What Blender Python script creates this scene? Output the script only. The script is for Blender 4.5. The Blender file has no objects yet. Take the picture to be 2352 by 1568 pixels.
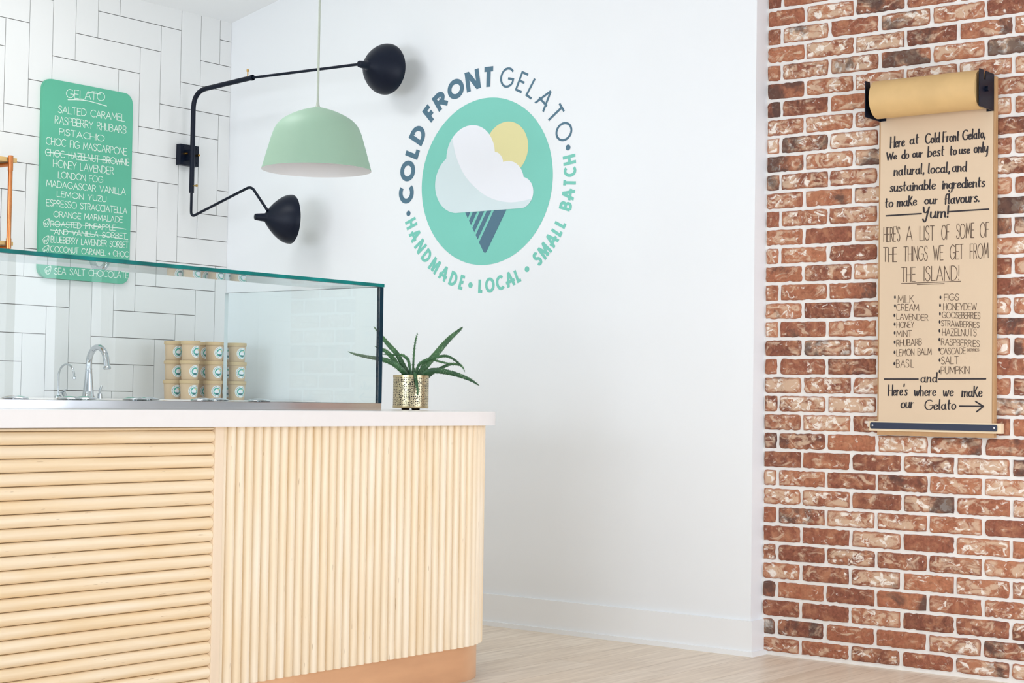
import bpy, bmesh, math, random
from mathutils import Vector, Matrix
from mathutils.geometry import tessellate_polygon
SC = bpy.context.scene
COL = SC.collection
random.seed(7)
PI = math.pi

# ------------------------------------------------------------------ camera
CAM = Vector((-5.55399, -6.02974, 0.93901))
RT = Vector((0.61184, -0.79084, 0.01495)); UP = Vector((-0.03595, -0.00892, 0.99931)); FW = Vector((0.79017, 0.61196, 0.03388))
FPX = 3897.5
cd = bpy.data.cameras.new('camera'); cam = bpy.data.objects.new('camera', cd); COL.objects.link(cam)
m = Matrix((RT, UP, -FW)).transposed().to_4x4(); m.translation = CAM
cam.matrix_world = m
cd.sensor_width = 36; cd.lens = FPX / 2352 * 36; cd.clip_end = 100
SC.camera = cam

# ------------------------------------------------------------------ light and exposure
def lin(c):
    return tuple((v / 255 / 12.92) if v / 255 <= 0.04045 else ((v / 255 + 0.055) / 1.055) ** 2.4 for v in c)
W = bpy.data.worlds.new('sky'); SC.world = W; W.use_nodes = True
bg = W.node_tree.nodes['Background']; bg.inputs[0].default_value = (0.93, 0.97, 1.0, 1); bg.inputs[1].default_value = 0.62
def area(name, loc, aim, sx, sy, power, color=(1, 1, 1)):
    l = bpy.data.lights.new(name, 'AREA'); l.shape = 'RECTANGLE'; l.size = sx; l.size_y = sy; l.energy = power; l.color = color
    o = bpy.data.objects.new(name, l); COL.objects.link(o); o.location = loc
    o.rotation_euler = (Vector(aim) - Vector(loc)).to_track_quat('-Z', 'Y').to_euler()
    return o
area('daylight_shop_front', (-8.6, -2.6, 1.15), (0, -2.6, 1.0), 6.2, 2.2, 300, (0.915, 0.98, 1.085))
area('daylight_side_window', (-5.4, -7.6, 1.6), (-5.4, 0, 1.6), 5.2, 3.1, 40, (0.93, 0.98, 1.08))
area('daylight_glass_door', (-1.2, -6.0, 1.0), (-1.2, 0, 1.0), 2.6, 2.4, 82, (0.92, 0.98, 1.09))
for lx, ly in ((-1.5, -.95), (-3.6, -.95)):
    area('ceiling_fill_light', (lx, ly, 2.88), (lx, ly, 0), .6, .6, 15, (0.97, 0.99, 1.0))  # unseen fill lamps, added over the counter to brighten the dim corner
SC.view_settings.view_transform = 'Standard'; SC.view_settings.look = 'None'
SC.view_settings.exposure = -0.12; SC.view_settings.gamma = 1.0; SC.view_settings.use_curve_mapping = False
SC.cycles.max_bounces = 12; SC.cycles.transparent_max_bounces = 24; SC.cycles.caustics_reflective = False
SC.cycles.use_denoising = True

# ------------------------------------------------------------------ helpers
def hit(x, y, axis, v):
    """point of the photograph (2352x1568) on the plane axis = v of the room"""
    d = FW * FPX + RT * (x - 1176) + UP * (784 - y)
    return CAM + d * ((v - CAM[axis]) / d[axis])
def at_depth(x, y, depth):
    return CAM + (FW * FPX + RT * (x - 1176) + UP * (784 - y)) * (depth / FPX)

def new_mat(name):
    m = bpy.data.materials.new(name); m.use_nodes = True
    nt = m.node_tree
    return m, nt, nt.nodes, nt.links, nt.nodes['Principled BSDF']
def mat(name, rgb, rough=0.5, metal=0.0, vary=0.04, scale=6.0, bump=0.0, bump_scale=40.0, stretch=(1, 1, 1), coat=0.0, rnd=0.0, spec=.5):
    m, nt, N, L, P = new_mat(name)
    P.inputs['Roughness'].default_value = rough; P.inputs['Metallic'].default_value = metal
    P.inputs['Coat Weight'].default_value = coat; P.inputs['Specular IOR Level'].default_value = spec
    c = lin(rgb)
    tc = N.new('ShaderNodeTexCoord'); mp = N.new('ShaderNodeMapping'); mp.inputs['Scale'].default_value = stretch
    L.new(tc.outputs['Object'], mp.inputs[0])
    nz = N.new('ShaderNodeTexNoise'); nz.inputs['Scale'].default_value = scale; nz.inputs['Detail'].default_value = 4
    L.new(mp.outputs[0], nz.inputs['Vector'])
    rp = N.new('ShaderNodeValToRGB')
    rp.color_ramp.elements[0].position = 0.3; rp.color_ramp.elements[1].position = 0.7
    rp.color_ramp.elements[0].color = tuple(v * (1 - vary) for v in c) + (1,)
    rp.color_ramp.elements[1].color = tuple(min(1, v * (1 + vary)) for v in c) + (1,)
    L.new(nz.outputs['Fac'], rp.inputs[0])
    out = rp.outputs[0]
    if rnd:
        oi = N.new('ShaderNodeObjectInfo'); hs = N.new('ShaderNodeHueSaturation')
        mr = N.new('ShaderNodeMapRange'); mr.inputs['To Min'].default_value = 1 - rnd; mr.inputs['To Max'].default_value = 1 + rnd * 0.6
        L.new(oi.outputs['Random'], mr.inputs['Value']); L.new(mr.outputs[0], hs.inputs['Value'])
        ms = N.new('ShaderNodeMapRange'); ms.inputs['To Min'].default_value = 1 + 2.2 * rnd; ms.inputs['To Max'].default_value = 1 - 1.6 * rnd
        L.new(oi.outputs['Random'], ms.inputs['Value']); L.new(ms.outputs[0], hs.inputs['Saturation'])
        L.new(out, hs.inputs['Color']); out = hs.outputs[0]
    L.new(out, P.inputs['Base Color'])
    if bump:
        b = N.new('ShaderNodeBump'); b.inputs['Strength'].default_value = bump; b.inputs['Distance'].default_value = 0.002
        n2 = N.new('ShaderNodeTexNoise'); n2.inputs['Scale'].default_value = bump_scale; n2.inputs['Detail'].default_value = 5
        L.new(mp.outputs[0], n2.inputs['Vector']); L.new(n2.outputs['Fac'], b.inputs['Height']); L.new(b.outputs[0], P.inputs['Normal'])
    return m

def tag(o, label=None, cat=None, group=None, kind=None):
    if label: o['label'] = label
    if cat: o['category'] = cat
    if group: o['group'] = group
    if kind: o['kind'] = kind
    return o
ORIGIN = {}
def empty(name, loc=(0, 0, 0)):
    o = bpy.data.objects.new(name, None); COL.objects.link(o); o.location = loc; o.empty_display_size = 0.05
    ORIGIN[o] = Vector(loc); return o
def build(name, bm, mats, parent=None, smooth=False, origin=None):
    """link bm (world coordinates) as ONE mesh object; parented parts keep their place"""
    org = Vector(origin) if origin is not None else (ORIGIN[parent] if parent else Vector((0, 0, 0)))
    bmesh.ops.translate(bm, verts=bm.verts, vec=-org)
    bmesh.ops.recalc_face_normals(bm, faces=bm.faces)
    me = bpy.data.meshes.new(name); bm.to_mesh(me); bm.free()
    for mm in (mats if isinstance(mats, (list, tuple)) else [mats]): me.materials.append(mm)
    if smooth:
        for p in me.polygons: p.use_smooth = True
        try: me.set_sharp_from_angle(angle=math.radians(40))
        except Exception: pass
    o = bpy.data.objects.new(name, me); COL.objects.link(o)
    if parent: o.parent = parent; o.location = org - ORIGIN[parent]
    else: o.location = org
    ORIGIN[o] = org
    return o
def BM(): return bmesh.new()
def box(bm, a, b, bevel=0.0, mi=0):
    lo = [min(a[i], b[i]) for i in range(3)]; hi = [max(a[i], b[i]) for i in range(3)]
    r = bmesh.ops.create_cube(bm, size=1.0)
    for v in r['verts']:
        v.co = Vector((lo[i] + (v.co[i] + 0.5) * (hi[i] - lo[i]) for i in range(3)))
    fs = list({f for v in r['verts'] for f in v.link_faces})
    for f in fs: f.material_index = mi
    if bevel:
        es = list({e for f in fs for e in f.edges})
        bmesh.ops.bevel(bm, geom=es, offset=bevel, segments=2, affect='EDGES', profile=0.5)
    return bm
def tube(bm, pts, rad, seg=12, caps=True, flat=None):
    """round pipe along pts; rad number or list; flat=(vector, factor) squashes the section along a vector"""
    pts = [Vector(p) for p in pts]
    n = len(pts); rads = rad if isinstance(rad, (list, tuple)) else [rad] * n
    rings = []; prev = None
    for i, p in enumerate(pts):
        t = (pts[min(i + 1, n - 1)] - pts[max(i - 1, 0)]).normalized()
        if prev is None:
            a = Vector((0, 0, 1)) if abs(t.z) < 0.9 else Vector((1, 0, 0))
            if flat: a = flat[0]
            u = (a - t * a.dot(t)).normalized()
        else: u = (prev - t * prev.dot(t)).normalized()
        prev = u; w = t.cross(u)
        fu = flat[1] if flat else 1.0
        rings.append([bm.verts.new(p + (u * math.cos(2 * PI * k / seg) * fu + w * math.sin(2 * PI * k / seg)) * rads[i]) for k in range(seg)])
    for a, b in zip(rings, rings[1:]):
        for k in range(seg): bm.faces.new((a[k], a[(k + 1) % seg], b[(k + 1) % seg], b[k]))
    if caps:
        bm.faces.new(rings[0][::-1]); bm.faces.new(rings[-1])
    return bm
def lathe(bm, prof, origin=(0, 0, 0), axis=(0, 0, 1), seg=40, mi=0, close=False):
    """prof: list of (radius, height along axis)"""
    ax = Vector(axis).normalized(); o = Vector(origin)
    a = Vector((0, 0, 1)) if abs(ax.z) < 0.9 else Vector((1, 0, 0))
    u = (a - ax * a.dot(ax)).normalized(); w = ax.cross(u)
    rings = []
    for r, h in prof:
        if r < 1e-6: rings.append([bm.verts.new(o + ax * h)])
        else: rings.append([bm.verts.new(o + ax * h + (u * math.cos(2 * PI * k / seg) + w * math.sin(2 * PI * k / seg)) * r) for k in range(seg)])
    pairs = list(zip(rings, rings[1:]))
    if close: pairs.append((rings[-1], rings[0]))
    for A, B in pairs:
        for k in range(seg):
            k2 = (k + 1) % seg
            if len(A) == 1 and len(B) == 1: continue
            if len(A) == 1: f = bm.faces.new((A[0], B[k], B[k2]))
            elif len(B) == 1: f = bm.faces.new((A[k], A[k2], B[0]))
            else: f = bm.faces.new((A[k], A[k2], B[k2], B[k]))
            f.material_index = mi
    return bm
def prism(bm, outline, z0, z1, mi=0):
    """outline: list of (x, y), extruded from z0 to z1"""
    lo = [bm.verts.new((x, y, z0)) for x, y in outline]; hi = [bm.verts.new((x, y, z1)) for x, y in outline]
    n = len(outline); fs = []
    for k in range(n): fs.append(bm.faces.new((lo[k], lo[(k + 1) % n], hi[(k + 1) % n], hi[k])))
    fs.append(bm.faces.new(hi)); fs.append(bm.faces.new(lo[::-1]))
    for f in fs: f.material_index = mi
    return fs
def smooth_path(pts, n=6):
    """Catmull-Rom through points (tuples of any size)"""
    P = [Vector(p) for p in pts]
    if len(P) < 3: return P
    out = []
    for i in range(len(P) - 1):
        p0 = P[max(i - 1, 0)]; p1 = P[i]; p2 = P[i + 1]; p3 = P[min(i + 2, len(P) - 1)]
        for k in range(n):
            t = k / n
            out.append(0.5 * ((2 * p1) + (p2 - p0) * t + (2 * p0 - 5 * p1 + 4 * p2 - p3) * t * t + (3 * p1 - p0 - 3 * p2 + p3) * t ** 3))
    out.append(P[-1]); return out
def fillet(pts, r, n=8):
    """round the inner corners of a 3-D polyline"""
    P = [Vector(p) for p in pts]; out = [P[0]]
    for i in range(1, len(P) - 1):
        a = (P[i - 1] - P[i]); b = (P[i + 1] - P[i]); d = min(r, a.length * 0.45, b.length * 0.45)
        p0 = P[i] + a.normalized() * d; p2 = P[i] + b.normalized() * d
        for k in range(n + 1):
            t = k / n; out.append(p0 * (1 - t) ** 2 + P[i] * 2 * t * (1 - t) + p2 * t * t)
    out.append(P[-1]); return out

# ------------------------------------------------------------------ lettering: a stroke alphabet
def arc(cx, cy, rx, ry, a0, a1, n=14):
    return [(cx + rx * math.cos(math.radians(a0 + (a1 - a0) * k / n)), cy + ry * math.sin(math.radians(a0 + (a1 - a0) * k / n))) for k in range(n + 1)]
S_PTS = [(0.50, 0.84), (0.42, 0.96), (0.27, 1.0), (0.11, 0.95), (0.04, 0.78), (0.11, 0.62), (0.27, 0.53), (0.44, 0.43), (0.52, 0.25), (0.44, 0.06), (0.26, 0.0), (0.09, 0.04), (0.0, 0.17)]
def sm(pts, n=4): return [tuple(v)[:2] for v in smooth_path([(a, b, 0) for a, b in pts], n)]
CAPS = {
 'A': (.72, [[(0, 0), (.36, 1), (.72, 0)], [(.13, .34), (.59, .34)]]),
 'B': (.56, [[(0, 0), (0, 1), (.26, 1)] + arc(.26, .76, .24, .24, 90, -90) + [(0, .52)], [(.26, .52)] + arc(.29, .26, .27, .26, 90, -90) + [(0, 0)]]),
 'C': (.74, [arc(.44, .5, .44, .5, 48, 312, 20)]),
 'D': (.68, [[(0, 0), (0, 1), (.2, 1)] + arc(.2, .5, .48, .5, 90, -90, 18) + [(0, 0)]]),
 'E': (.5, [[(.5, 1), (0, 1), (0, 0), (.5, 0)], [(0, .52), (.45, .52)]]),
 'F': (.48, [[(.48, 1), (0, 1), (0, 0)], [(0, .5), (.42, .5)]]),
 'G': (.84, [arc(.45, .5, .45, .5, 48, 335, 20) + [(.86, .46), (.5, .46)]]),
 'H': (.6, [[(0, 0), (0, 1)], [(.6, 0), (.6, 1)], [(0, .5), (.6, .5)]]),
 'I': (.04, [[(.02, 0), (.02, 1)]]),
 'K': (.54, [[(0, 0), (0, 1)], [(.5, 1), (0, .42)], [(.15, .58), (.54, 0)]]),
 'L': (.46, [[(0, 1), (0, 0), (.46, 0)]]),
 'M': (.8, [[(0, 0), (.08, 1), (.4, .25), (.72, 1), (.8, 0)]]),
 'N': (.62, [[(0, 0), (0, 1), (.62, 0), (.62, 1)]]),
 'O': (.92, [arc(.46, .5, .46, .5, 90, 450, 28)]),
 'P': (.52, [[(0, 0), (0, 1), (.26, 1)] + arc(.26, .74, .26, .26, 90, -90) + [(0, .48)]]),
 'R': (.55, [[(0, 0), (0, 1), (.26, 1)] + arc(.26, .75, .25, .25, 90, -90) + [(0, .5)], [(.24, .5), (.55, 0)]]),
 'S': (.52, [sm(S_PTS)]),
 'T': (.6, [[(0, 1), (.6, 1)], [(.3, 1), (.3, 0)]]),
 'U': (.58, [[(0, 1), (0, .3)] + arc(.29, .3, .29, .3, 180, 360) + [(.58, 1)]]),
 'V': (.7, [[(0, 1), (.35, 0), (.7, 1)]]),
 'W': (.96, [[(0, 1), (.24, 0), (.48, .8), (.72, 0), (.96, 1)]]),
 'Y': (.62, [[(0, 1), (.31, .46)], [(.62, 1), (.31, .46), (.27, 0)]]),
 'Z': (.55, [[(0, 1), (.55, 1), (0, 0), (.55, 0)]]),
 '+': (.34, [[(0, .4), (.34, .4)], [(.17, .6), (.17, .2)]]),
 "'": (.08, [[(.06, 1.08), (.02, .86)]]), '!': (.06, [[(.03, 1), (.03, .28)], [(.03, .06), (.03, .0)]]),
 ' ': (.34, []),
}
LOW = {
 'a': (.5, [arc(.2, .25, .2, .25, 70, 400, 16), [(.4, .52), (.39, .1), (.5, 0)]]),
 'b': (.44, [[(0, 1), (0, 0)], arc(.21, .26, .21, .26, 170, -170, 16)]),
 'c': (.4, [arc(.22, .26, .22, .26, 50, 320, 14)]),
 'd': (.44, [arc(.2, .25, .2, .25, 60, 400, 16), [(.41, 1), (.4, .08), (.46, 0)]]),
 'e': (.42, [sm([(.03, .24), (.3, .3), (.38, .4), (.26, .52), (.1, .46), (.02, .24), (.1, .04), (.26, 0), (.42, .1)])]),
 'f': (.34, [sm([(.4, .92), (.3, 1.0), (.17, .9), (.14, .6), (.14, 0)]), [(0, .5), (.32, .53)]]),
 'g': (.44, [arc(.2, .25, .2, .25, 60, 400, 16), sm([(.41, .52), (.4, -.2), (.3, -.38), (.12, -.36), (.04, -.24)])]),
 'h': (.42, [[(0, 1), (0, 0)], sm([(0, .28), (.12, .47), (.28, .5), (.36, .34), (.36, 0)])]),
 'i': (.06, [[(.03, .5), (.03, 0)], [(.03, .74), (.03, .68)]]),
 'k': (.44, [[(0, 1), (0, 0)], [(.36, .92), (.02, .34)], [(.12, .42), (.44, 0)]]),
 'l': (.14, [sm([(.03, 1), (.02, .12), (.14, 0)])]),
 'm': (.66, [[(0, .52), (0, 0)], sm([(0, .3), (.1, .48), (.24, .5), (.3, .34), (.3, 0)]), sm([(.3, .3), (.4, .48), (.54, .5), (.6, .34), (.6, .06), (.68, 0)])]),
 'n': (.42, [[(0, .52), (0, 0)], sm([(0, .28), (.12, .47), (.28, .5), (.35, .34), (.35, .06), (.43, 0)])]),
 'o': (.44, [arc(.21, .26, .21, .26, 90, 450, 18)]),
 'r': (.3, [[(0, .52), (0, 0)], sm([(0, .26), (.1, .44), (.3, .5)])]),
 's': (.34, [sm([(.32, .48), (.18, .54), (.04, .42), (.14, .3), (.28, .2), (.24, .02), (.1, -.02), (0, .06)])]),
 't': (.32, [sm([(.12, .92), (.12, .1), (.28, 0)]), [(0, .56), (.32, .6)]]),
 'u': (.44, [sm([(0, .52), (0, .14), (.1, 0), (.24, .04), (.36, .24)]), [(.37, .52), (.37, .06), (.45, 0)]]),
 'v': (.4, [[(0, .52), (.17, 0), (.4, .54)]]),
 'w': (.6, [sm([(0, .52), (.08, .04), (.2, .06), (.3, .46)], 4), sm([(.3, .46), (.34, .04), (.46, .06), (.6, .54)], 4)]),
 'x': (.4, [[(0, .5), (.4, 0)], [(.4, .5), (0, 0)]]),
 'y': (.42, [sm([(0, .52), (.02, .18), (.12, .06), (.26, .12), (.38, .4)]), sm([(.4, .54), (.37, -.2), (.26, -.4), (.1, -.38)])]),
 ',': (.1, [[(.06, .06), (.02, -.14)]]), '.': (.06, [[(.03, .05), (.03, .0)]]),
 'Y': (.5, [sm([(0, 1), (.06, .6), (.2, .5), (.34, .62)]), sm([(.46, 1), (.36, .4), (.26, -.2), (.14, -.34), (.02, -.1)])]),
}
def glyph(ch, low): return (LOW.get(ch) or CAPS.get(ch) or CAPS[' ']) if low else (CAPS.get(ch) or LOW.get(ch) or CAPS[' '])
def layout(text, low=False, track=.2, space=None):
    """strokes of a line of text in letter units, and its total width"""
    x = 0; out = []
    for ch in text:
        w, st = glyph(ch, low)
        if ch == ' ' and space: w = space
        for s in st: out.append([(x + a, b) for a, b in s])
        x += w + track
    return out, x - track
STROKE = [0]
def ribbon(bm, pts, width, put, brush=None, caps=True):
    """flat pen stroke: one mitred strip along 2-D pts with round ends, put(u, v, lift) maps it into the room.
    Every stroke lies a hair above the one before, as ink crosses ink."""
    STROKE[0] = (STROKE[0] + 1) % 9
    base = STROKE[0] * 2.5e-5
    P = [pts[0]]
    for p in pts[1:]:
        if math.hypot(p[0] - P[-1][0], p[1] - P[-1][1]) > width * .08: P.append(p)
    n = len(P)
    if n < 2: P = [P[0], (P[0][0] + width * .3, P[0][1])]; n = 2
    def hw(dx, dy):
        L = math.hypot(dx, dy) or 1
        return width / 2 * (brush + (1 - brush) * abs(dy) / L) if brush else width / 2
    runs = [[0]]
    for i in range(1, n - 1):                     # break the strip where the pen turns sharply
        a0 = math.atan2(P[i][1] - P[i - 1][1], P[i][0] - P[i - 1][0]); a1 = math.atan2(P[i + 1][1] - P[i][1], P[i + 1][0] - P[i][0])
        runs[-1].append(i)
        if abs((a1 - a0 + PI) % (2 * PI) - PI) > 1.15: runs.append([i])
    runs[-1].append(n - 1)
    q = 0
    for r in runs:
        edges = []
        for k, i in enumerate(r):
            d0 = (P[i][0] - P[r[k - 1]][0], P[i][1] - P[r[k - 1]][1]) if k > 0 else None
            d1 = (P[r[k + 1]][0] - P[i][0], P[r[k + 1]][1] - P[i][1]) if k < len(r) - 1 else None
            ds = [d for d in (d0, d1) if d]
            ns = [(-d[1] / math.hypot(*d), d[0] / math.hypot(*d)) for d in ds]
            mx, my = sum(v[0] for v in ns), sum(v[1] for v in ns); L = math.hypot(mx, my) or 1; mx /= L; my /= L
            kk = max(.5, mx * ns[0][0] + my * ns[0][1]); h = sum(hw(*d) for d in ds) / len(ds) / kk
            edges.append(((P[i][0] + mx * h, P[i][1] + my * h), (P[i][0] - mx * h, P[i][1] - my * h), h, (ds[0] if k == 0 else ds[-1])))
        for (a0, b0, _, _), (a1, b1, _, _) in zip(edges, edges[1:]):
            q += 1; lf = base + q * 1.2e-6
            bm.faces.new([bm.verts.new(put(u, v, lf)) for u, v in (a0, b0, b1, a1)])
        if caps:                                  # round ends
            for (e, sgn, i) in ((edges[0], -1, r[0]), (edges[-1], 1, r[-1])):
                ang = math.atan2(e[3][1], e[3][0]) + (0 if sgn > 0 else PI); h = min(e[2], width / 2)
                q += 1; lf = base + q * 1.2e-6
                bm.faces.new([bm.verts.new(put(P[i][0] + h * math.cos(ang + t), P[i][1] + h * math.sin(ang + t), lf)) for t in (-PI / 2, -PI / 4, 0, PI / 4, PI / 2)])
def clip_poly(poly, lo, hi):
    for lim, sgn in ((lo, 1), (hi, -1)):
        out = []
        for i in range(len(poly)):
            a, b = poly[i], poly[(i + 1) % len(poly)]
            ia, ib = (a[1] - lim) * sgn >= -1e-9, (b[1] - lim) * sgn >= -1e-9
            if ia: out.append(a)
            if ia != ib:
                t = (lim - a[1]) / (b[1] - a[1]); out.append((a[0] + (b[0] - a[0]) * t, lim))
        poly = out
        if len(poly) < 3: return []
    return poly
def sign_glyph(bm, ch, w, t, put):
    """a geometric sign-painter's capital of height 1, width w, stroke t, cut flat at top and foot"""
    gw, st = CAPS[ch]
    inset = t / 2
    diag = ch in 'ANMVW'
    for si, s in enumerate(st):
        P = []; lf = si * 4e-5
        for (x, y) in s:
            px = inset + (x / max(gw, .05)) * (w - t)
            py = y if diag or (len(s) == 2 and abs(s[0][0] - s[1][0]) < 1e-6) else inset + y * (1 - t)
            if not diag and len(s) == 2 and abs(s[0][1] - s[1][1]) < 1e-6: py = inset + y * (1 - t)
            P.append((px, py))
        closed = math.hypot(P[0][0] - P[-1][0], P[0][1] - P[-1][1]) < 1e-6
        n = len(P)
        def turn(a, b, c):
            t0 = math.atan2(b[1] - a[1], b[0] - a[0]); t1 = math.atan2(c[1] - b[1], c[0] - b[0])
            return abs((t1 - t0 + PI) % (2 * PI) - PI)
        corner0 = closed and turn(P[-2], P[0], P[1]) > .9
        runs = [[0]]; sharp = []
        for i in range(1, n - 1):                 # split at the corners of the letter, square joints
            runs[-1].append(i)
            if turn(P[i - 1], P[i], P[i + 1]) > .9: sharp.append(i); runs.append([i])
        runs[-1].append(n - 1)
        for ri, r in enumerate(runs):
            Q = [P[i] for i in r]
            def ext(q, p, by):
                dx, dy = q[0] - p[0], q[1] - p[1]; L = math.hypot(dx, dy) or 1
                return (q[0] + dx / L * by, q[1] + dy / L * by)
            for end in (0, -1):
                i = r[end]; inner = Q[1] if end == 0 else Q[-2]
                if i in sharp or (corner0 and i in (0, n - 1)): Q[end] = ext(Q[end], inner, t if diag else t / 2)
                elif diag and not closed: Q[end] = ext(Q[end], inner, t)
            whole = closed and not corner0 and len(runs) == 1
            k = len(Q); edges = []
            for i in range(k):
                ds = []
                if i > 0: ds.append((Q[i][0] - Q[i - 1][0], Q[i][1] - Q[i - 1][1]))
                elif whole: ds.append((Q[-1][0] - Q[-2][0], Q[-1][1] - Q[-2][1]))
                if i < k - 1: ds.append((Q[i + 1][0] - Q[i][0], Q[i + 1][1] - Q[i][1]))
                elif whole: ds.append((Q[1][0] - Q[0][0], Q[1][1] - Q[0][1]))
                ns = [(-d[1] / (math.hypot(*d) or 1), d[0] / (math.hypot(*d) or 1)) for d in ds]
                mx, my = sum(v[0] for v in ns), sum(v[1] for v in ns); L = math.hypot(mx, my) or 1; mx /= L; my /= L
                kk = max(.5, mx * ns[0][0] + my * ns[0][1]); h = t / 2 / kk
                edges.append(((Q[i][0] + mx * h, Q[i][1] + my * h), (Q[i][0] - mx * h, Q[i][1] - my * h)))
            for qi, ((a, b), (c, d)) in enumerate(zip(edges, edges[1:])):
                lf = si * 9e-5 + ri * 2.5e-5 + qi * 1e-6
                q = clip_poly([a, b, d, c], 0, 1)
                if len(q) >= 3: bm.faces.new([bm.verts.new(put(x, y, lf)) for x, y in q])
def write_line(bm, text, p0, p1, height, pen, low=False, track=.2, space=None, brush=None, off=Vector((0, 0, 0)), jitter=0.0, slant=0.0, rs=None):
    """hand lettering from p0 to p1 (room points of the baseline ends)"""
    st, tot = layout(text, low, track, space)
    p0 = Vector(p0); p1 = Vector(p1); u = (p1 - p0); L = u.length; u.normalize(); up = Vector((0, 0, 1))
    rs = rs or random.Random(hash(text) & 0xff)
    sx = L / tot
    nv = off.normalized()
    put = lambda a, b, l=0: p0 + u * a + up * b + off + nv * l
    for s in st:
        jx, jy = rs.uniform(-jitter, jitter), rs.uniform(-jitter, jitter)
        ribbon(bm, [((x + jx + slant * y) * sx, (y + jy) * height) for x, y in s], pen, put, brush)

# ------------------------------------------------------------------ materials
M = {}
M['wall'] = mat('white_wall_paint', (240, 243, 245), 0.6, vary=.006, scale=3, bump=.05, bump_scale=120)
M['trim'] = mat('white_trim_paint', (242, 244, 245), 0.4, vary=.005)
M['ceiling'] = mat('ceiling_paint', (246, 248, 248), 0.8, vary=.006)
M['tile'] = mat('white_tile_glaze', (232, 233, 231), 0.22, vary=.012, scale=1.5)
M['grout'] = mat('grey_grout', (166, 160, 154), 0.9, vary=.05, scale=30)
M['mortar'] = mat('lime_mortar', (236, 233, 228), 0.95, vary=.05, scale=25, bump=.5, bump_scale=90)
def make_wood(name, rgb, along, rough=.42):
    """pale pine: fine grain along one axis, soft growth bands, a few dark nicks, every slat a little different"""
    m, nt, N, L, P = new_mat(name)
    tc = N.new('ShaderNodeTexCoord'); oi = N.new('ShaderNodeObjectInfo')
    sh = N.new('ShaderNodeVectorMath'); sh.operation = 'SCALE'; sh.inputs[0].default_value = (9.1, 5.3, 7.7); L.new(oi.outputs['Random'], sh.inputs['Scale'])
    ad = N.new('ShaderNodeVectorMath'); L.new(tc.outputs['Object'], ad.inputs[0]); L.new(sh.outputs[0], ad.inputs[1])
    def n(scale, lo, hi, det=5, dist=0):
        mp = N.new('ShaderNodeMapping'); sc = [hi, hi, hi]; sc[along] = lo; mp.inputs['Scale'].default_value = sc; L.new(ad.outputs[0], mp.inputs[0])
        t = N.new('ShaderNodeTexNoise'); t.inputs['Scale'].default_value = scale; t.inputs['Detail'].default_value = det; t.inputs['Distortion'].default_value = dist; L.new(mp.outputs[0], t.inputs['Vector']); return t.outputs['Fac']
    def ramp(sock, p0, p1, c0, c1):
        r = N.new('ShaderNodeValToRGB'); r.color_ramp.elements[0].position = p0; r.color_ramp.elements[1].position = p1
        r.color_ramp.elements[0].color = c0; r.color_ramp.elements[1].color = c1; L.new(sock, r.inputs[0]); return r.outputs[0]
    c = lin(rgb)
    base = ramp(n(4, .5, 5, 3, .6), .3, .7, (c[0] * .97, c[1] * .91, c[2] * .82, 1), (min(1, c[0] * 1.02), min(1, c[1] * 1.04), min(1, c[2] * 1.10), 1))
    grain = ramp(n(6, .6, 22, 6, .3), .35, .65, (.94, .915, .87, 1), (1, 1, 1, 1))
    m1 = N.new('ShaderNodeMixRGB'); m1.blend_type = 'MULTIPLY'; m1.inputs[0].default_value = .8; L.new(base, m1.inputs[1]); L.new(grain, m1.inputs[2])
    nick = ramp(n(9, 1.6, 26, 2), .735, .76, (1, 1, 1, 1), (.38, .26, .18, 1))
    m2 = N.new('ShaderNodeMixRGB'); m2.blend_type = 'MULTIPLY'; m2.inputs[0].default_value = .8; L.new(m1.outputs[0], m2.inputs[1]); L.new(nick, m2.inputs[2])
    tone = ramp(oi.outputs['Random'], 0, 1, (.97, .94, .89, 1), (1, 1, 1, 1))
    m3 = N.new('ShaderNodeMixRGB'); m3.blend_type = 'MULTIPLY'; m3.inputs[0].default_value = .7; L.new(m2.outputs[0], m3.inputs[1]); L.new(tone, m3.inputs[2])
    L.new(m3.outputs[0], P.inputs['Base Color']); P.inputs['Roughness'].default_value = rough
    return m
M['slat_v'] = make_wood('pale_pine_upright', (253, 238, 212), 2)
M['slat_h'] = make_wood('pale_pine_level', (253, 234, 202), 0)
M['post'] = mat('pine_post', (244, 222, 194), 0.5, vary=.03, scale=5, stretch=(8, 8, .6))
M['counter'] = mat('white_quartz', (240, 236, 233), 0.3, vary=.008, scale=30)
M['copper'] = mat('brushed_copper', (250, 200, 160), 0.34, 0.75, vary=.10, scale=2.5, stretch=(1.2, 1.2, 5))
M['pipe'] = mat('copper_pipe', (222, 142, 90), 0.22, 1.0, vary=.08, scale=30)
M['steel'] = mat('polished_steel', (205, 207, 210), 0.12, 1.0, vary=.02)
M['chrome'] = mat('chrome', (196, 201, 205), 0.05, 1.0, vary=.0)
M['black'] = mat('black_powder_coat', (10, 19, 36), 0.42, vary=.03, spec=.22)
M['brass'] = mat('brass', (200, 160, 90), 0.25, 1.0, vary=.03)
M['mint'] = mat('mint_lacquer', (150, 182, 159), 0.55, vary=.01)
M['white_in'] = mat('white_lacquer', (242, 240, 238), 0.5, vary=.01)
M['cord'] = mat('pale_green_cord', (178, 186, 172), 0.6, vary=.02)
M['board'] = mat('green_chalkboard', (90, 178, 147), 0.55, vary=.05, scale=3)
M['chalk'] = mat('white_chalk', (222, 238, 226), 0.9, vary=.12, scale=120)
M['ink'] = mat('black_ink', (42, 36, 40), 0.7, vary=.05)
M['ink_thin'] = mat('brown_black_ink', (92, 72, 58), 0.7, vary=.08, scale=60)
M['paper'] = mat('kraft_paper', (217, 193, 164), 0.75, vary=.018, scale=4)
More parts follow.
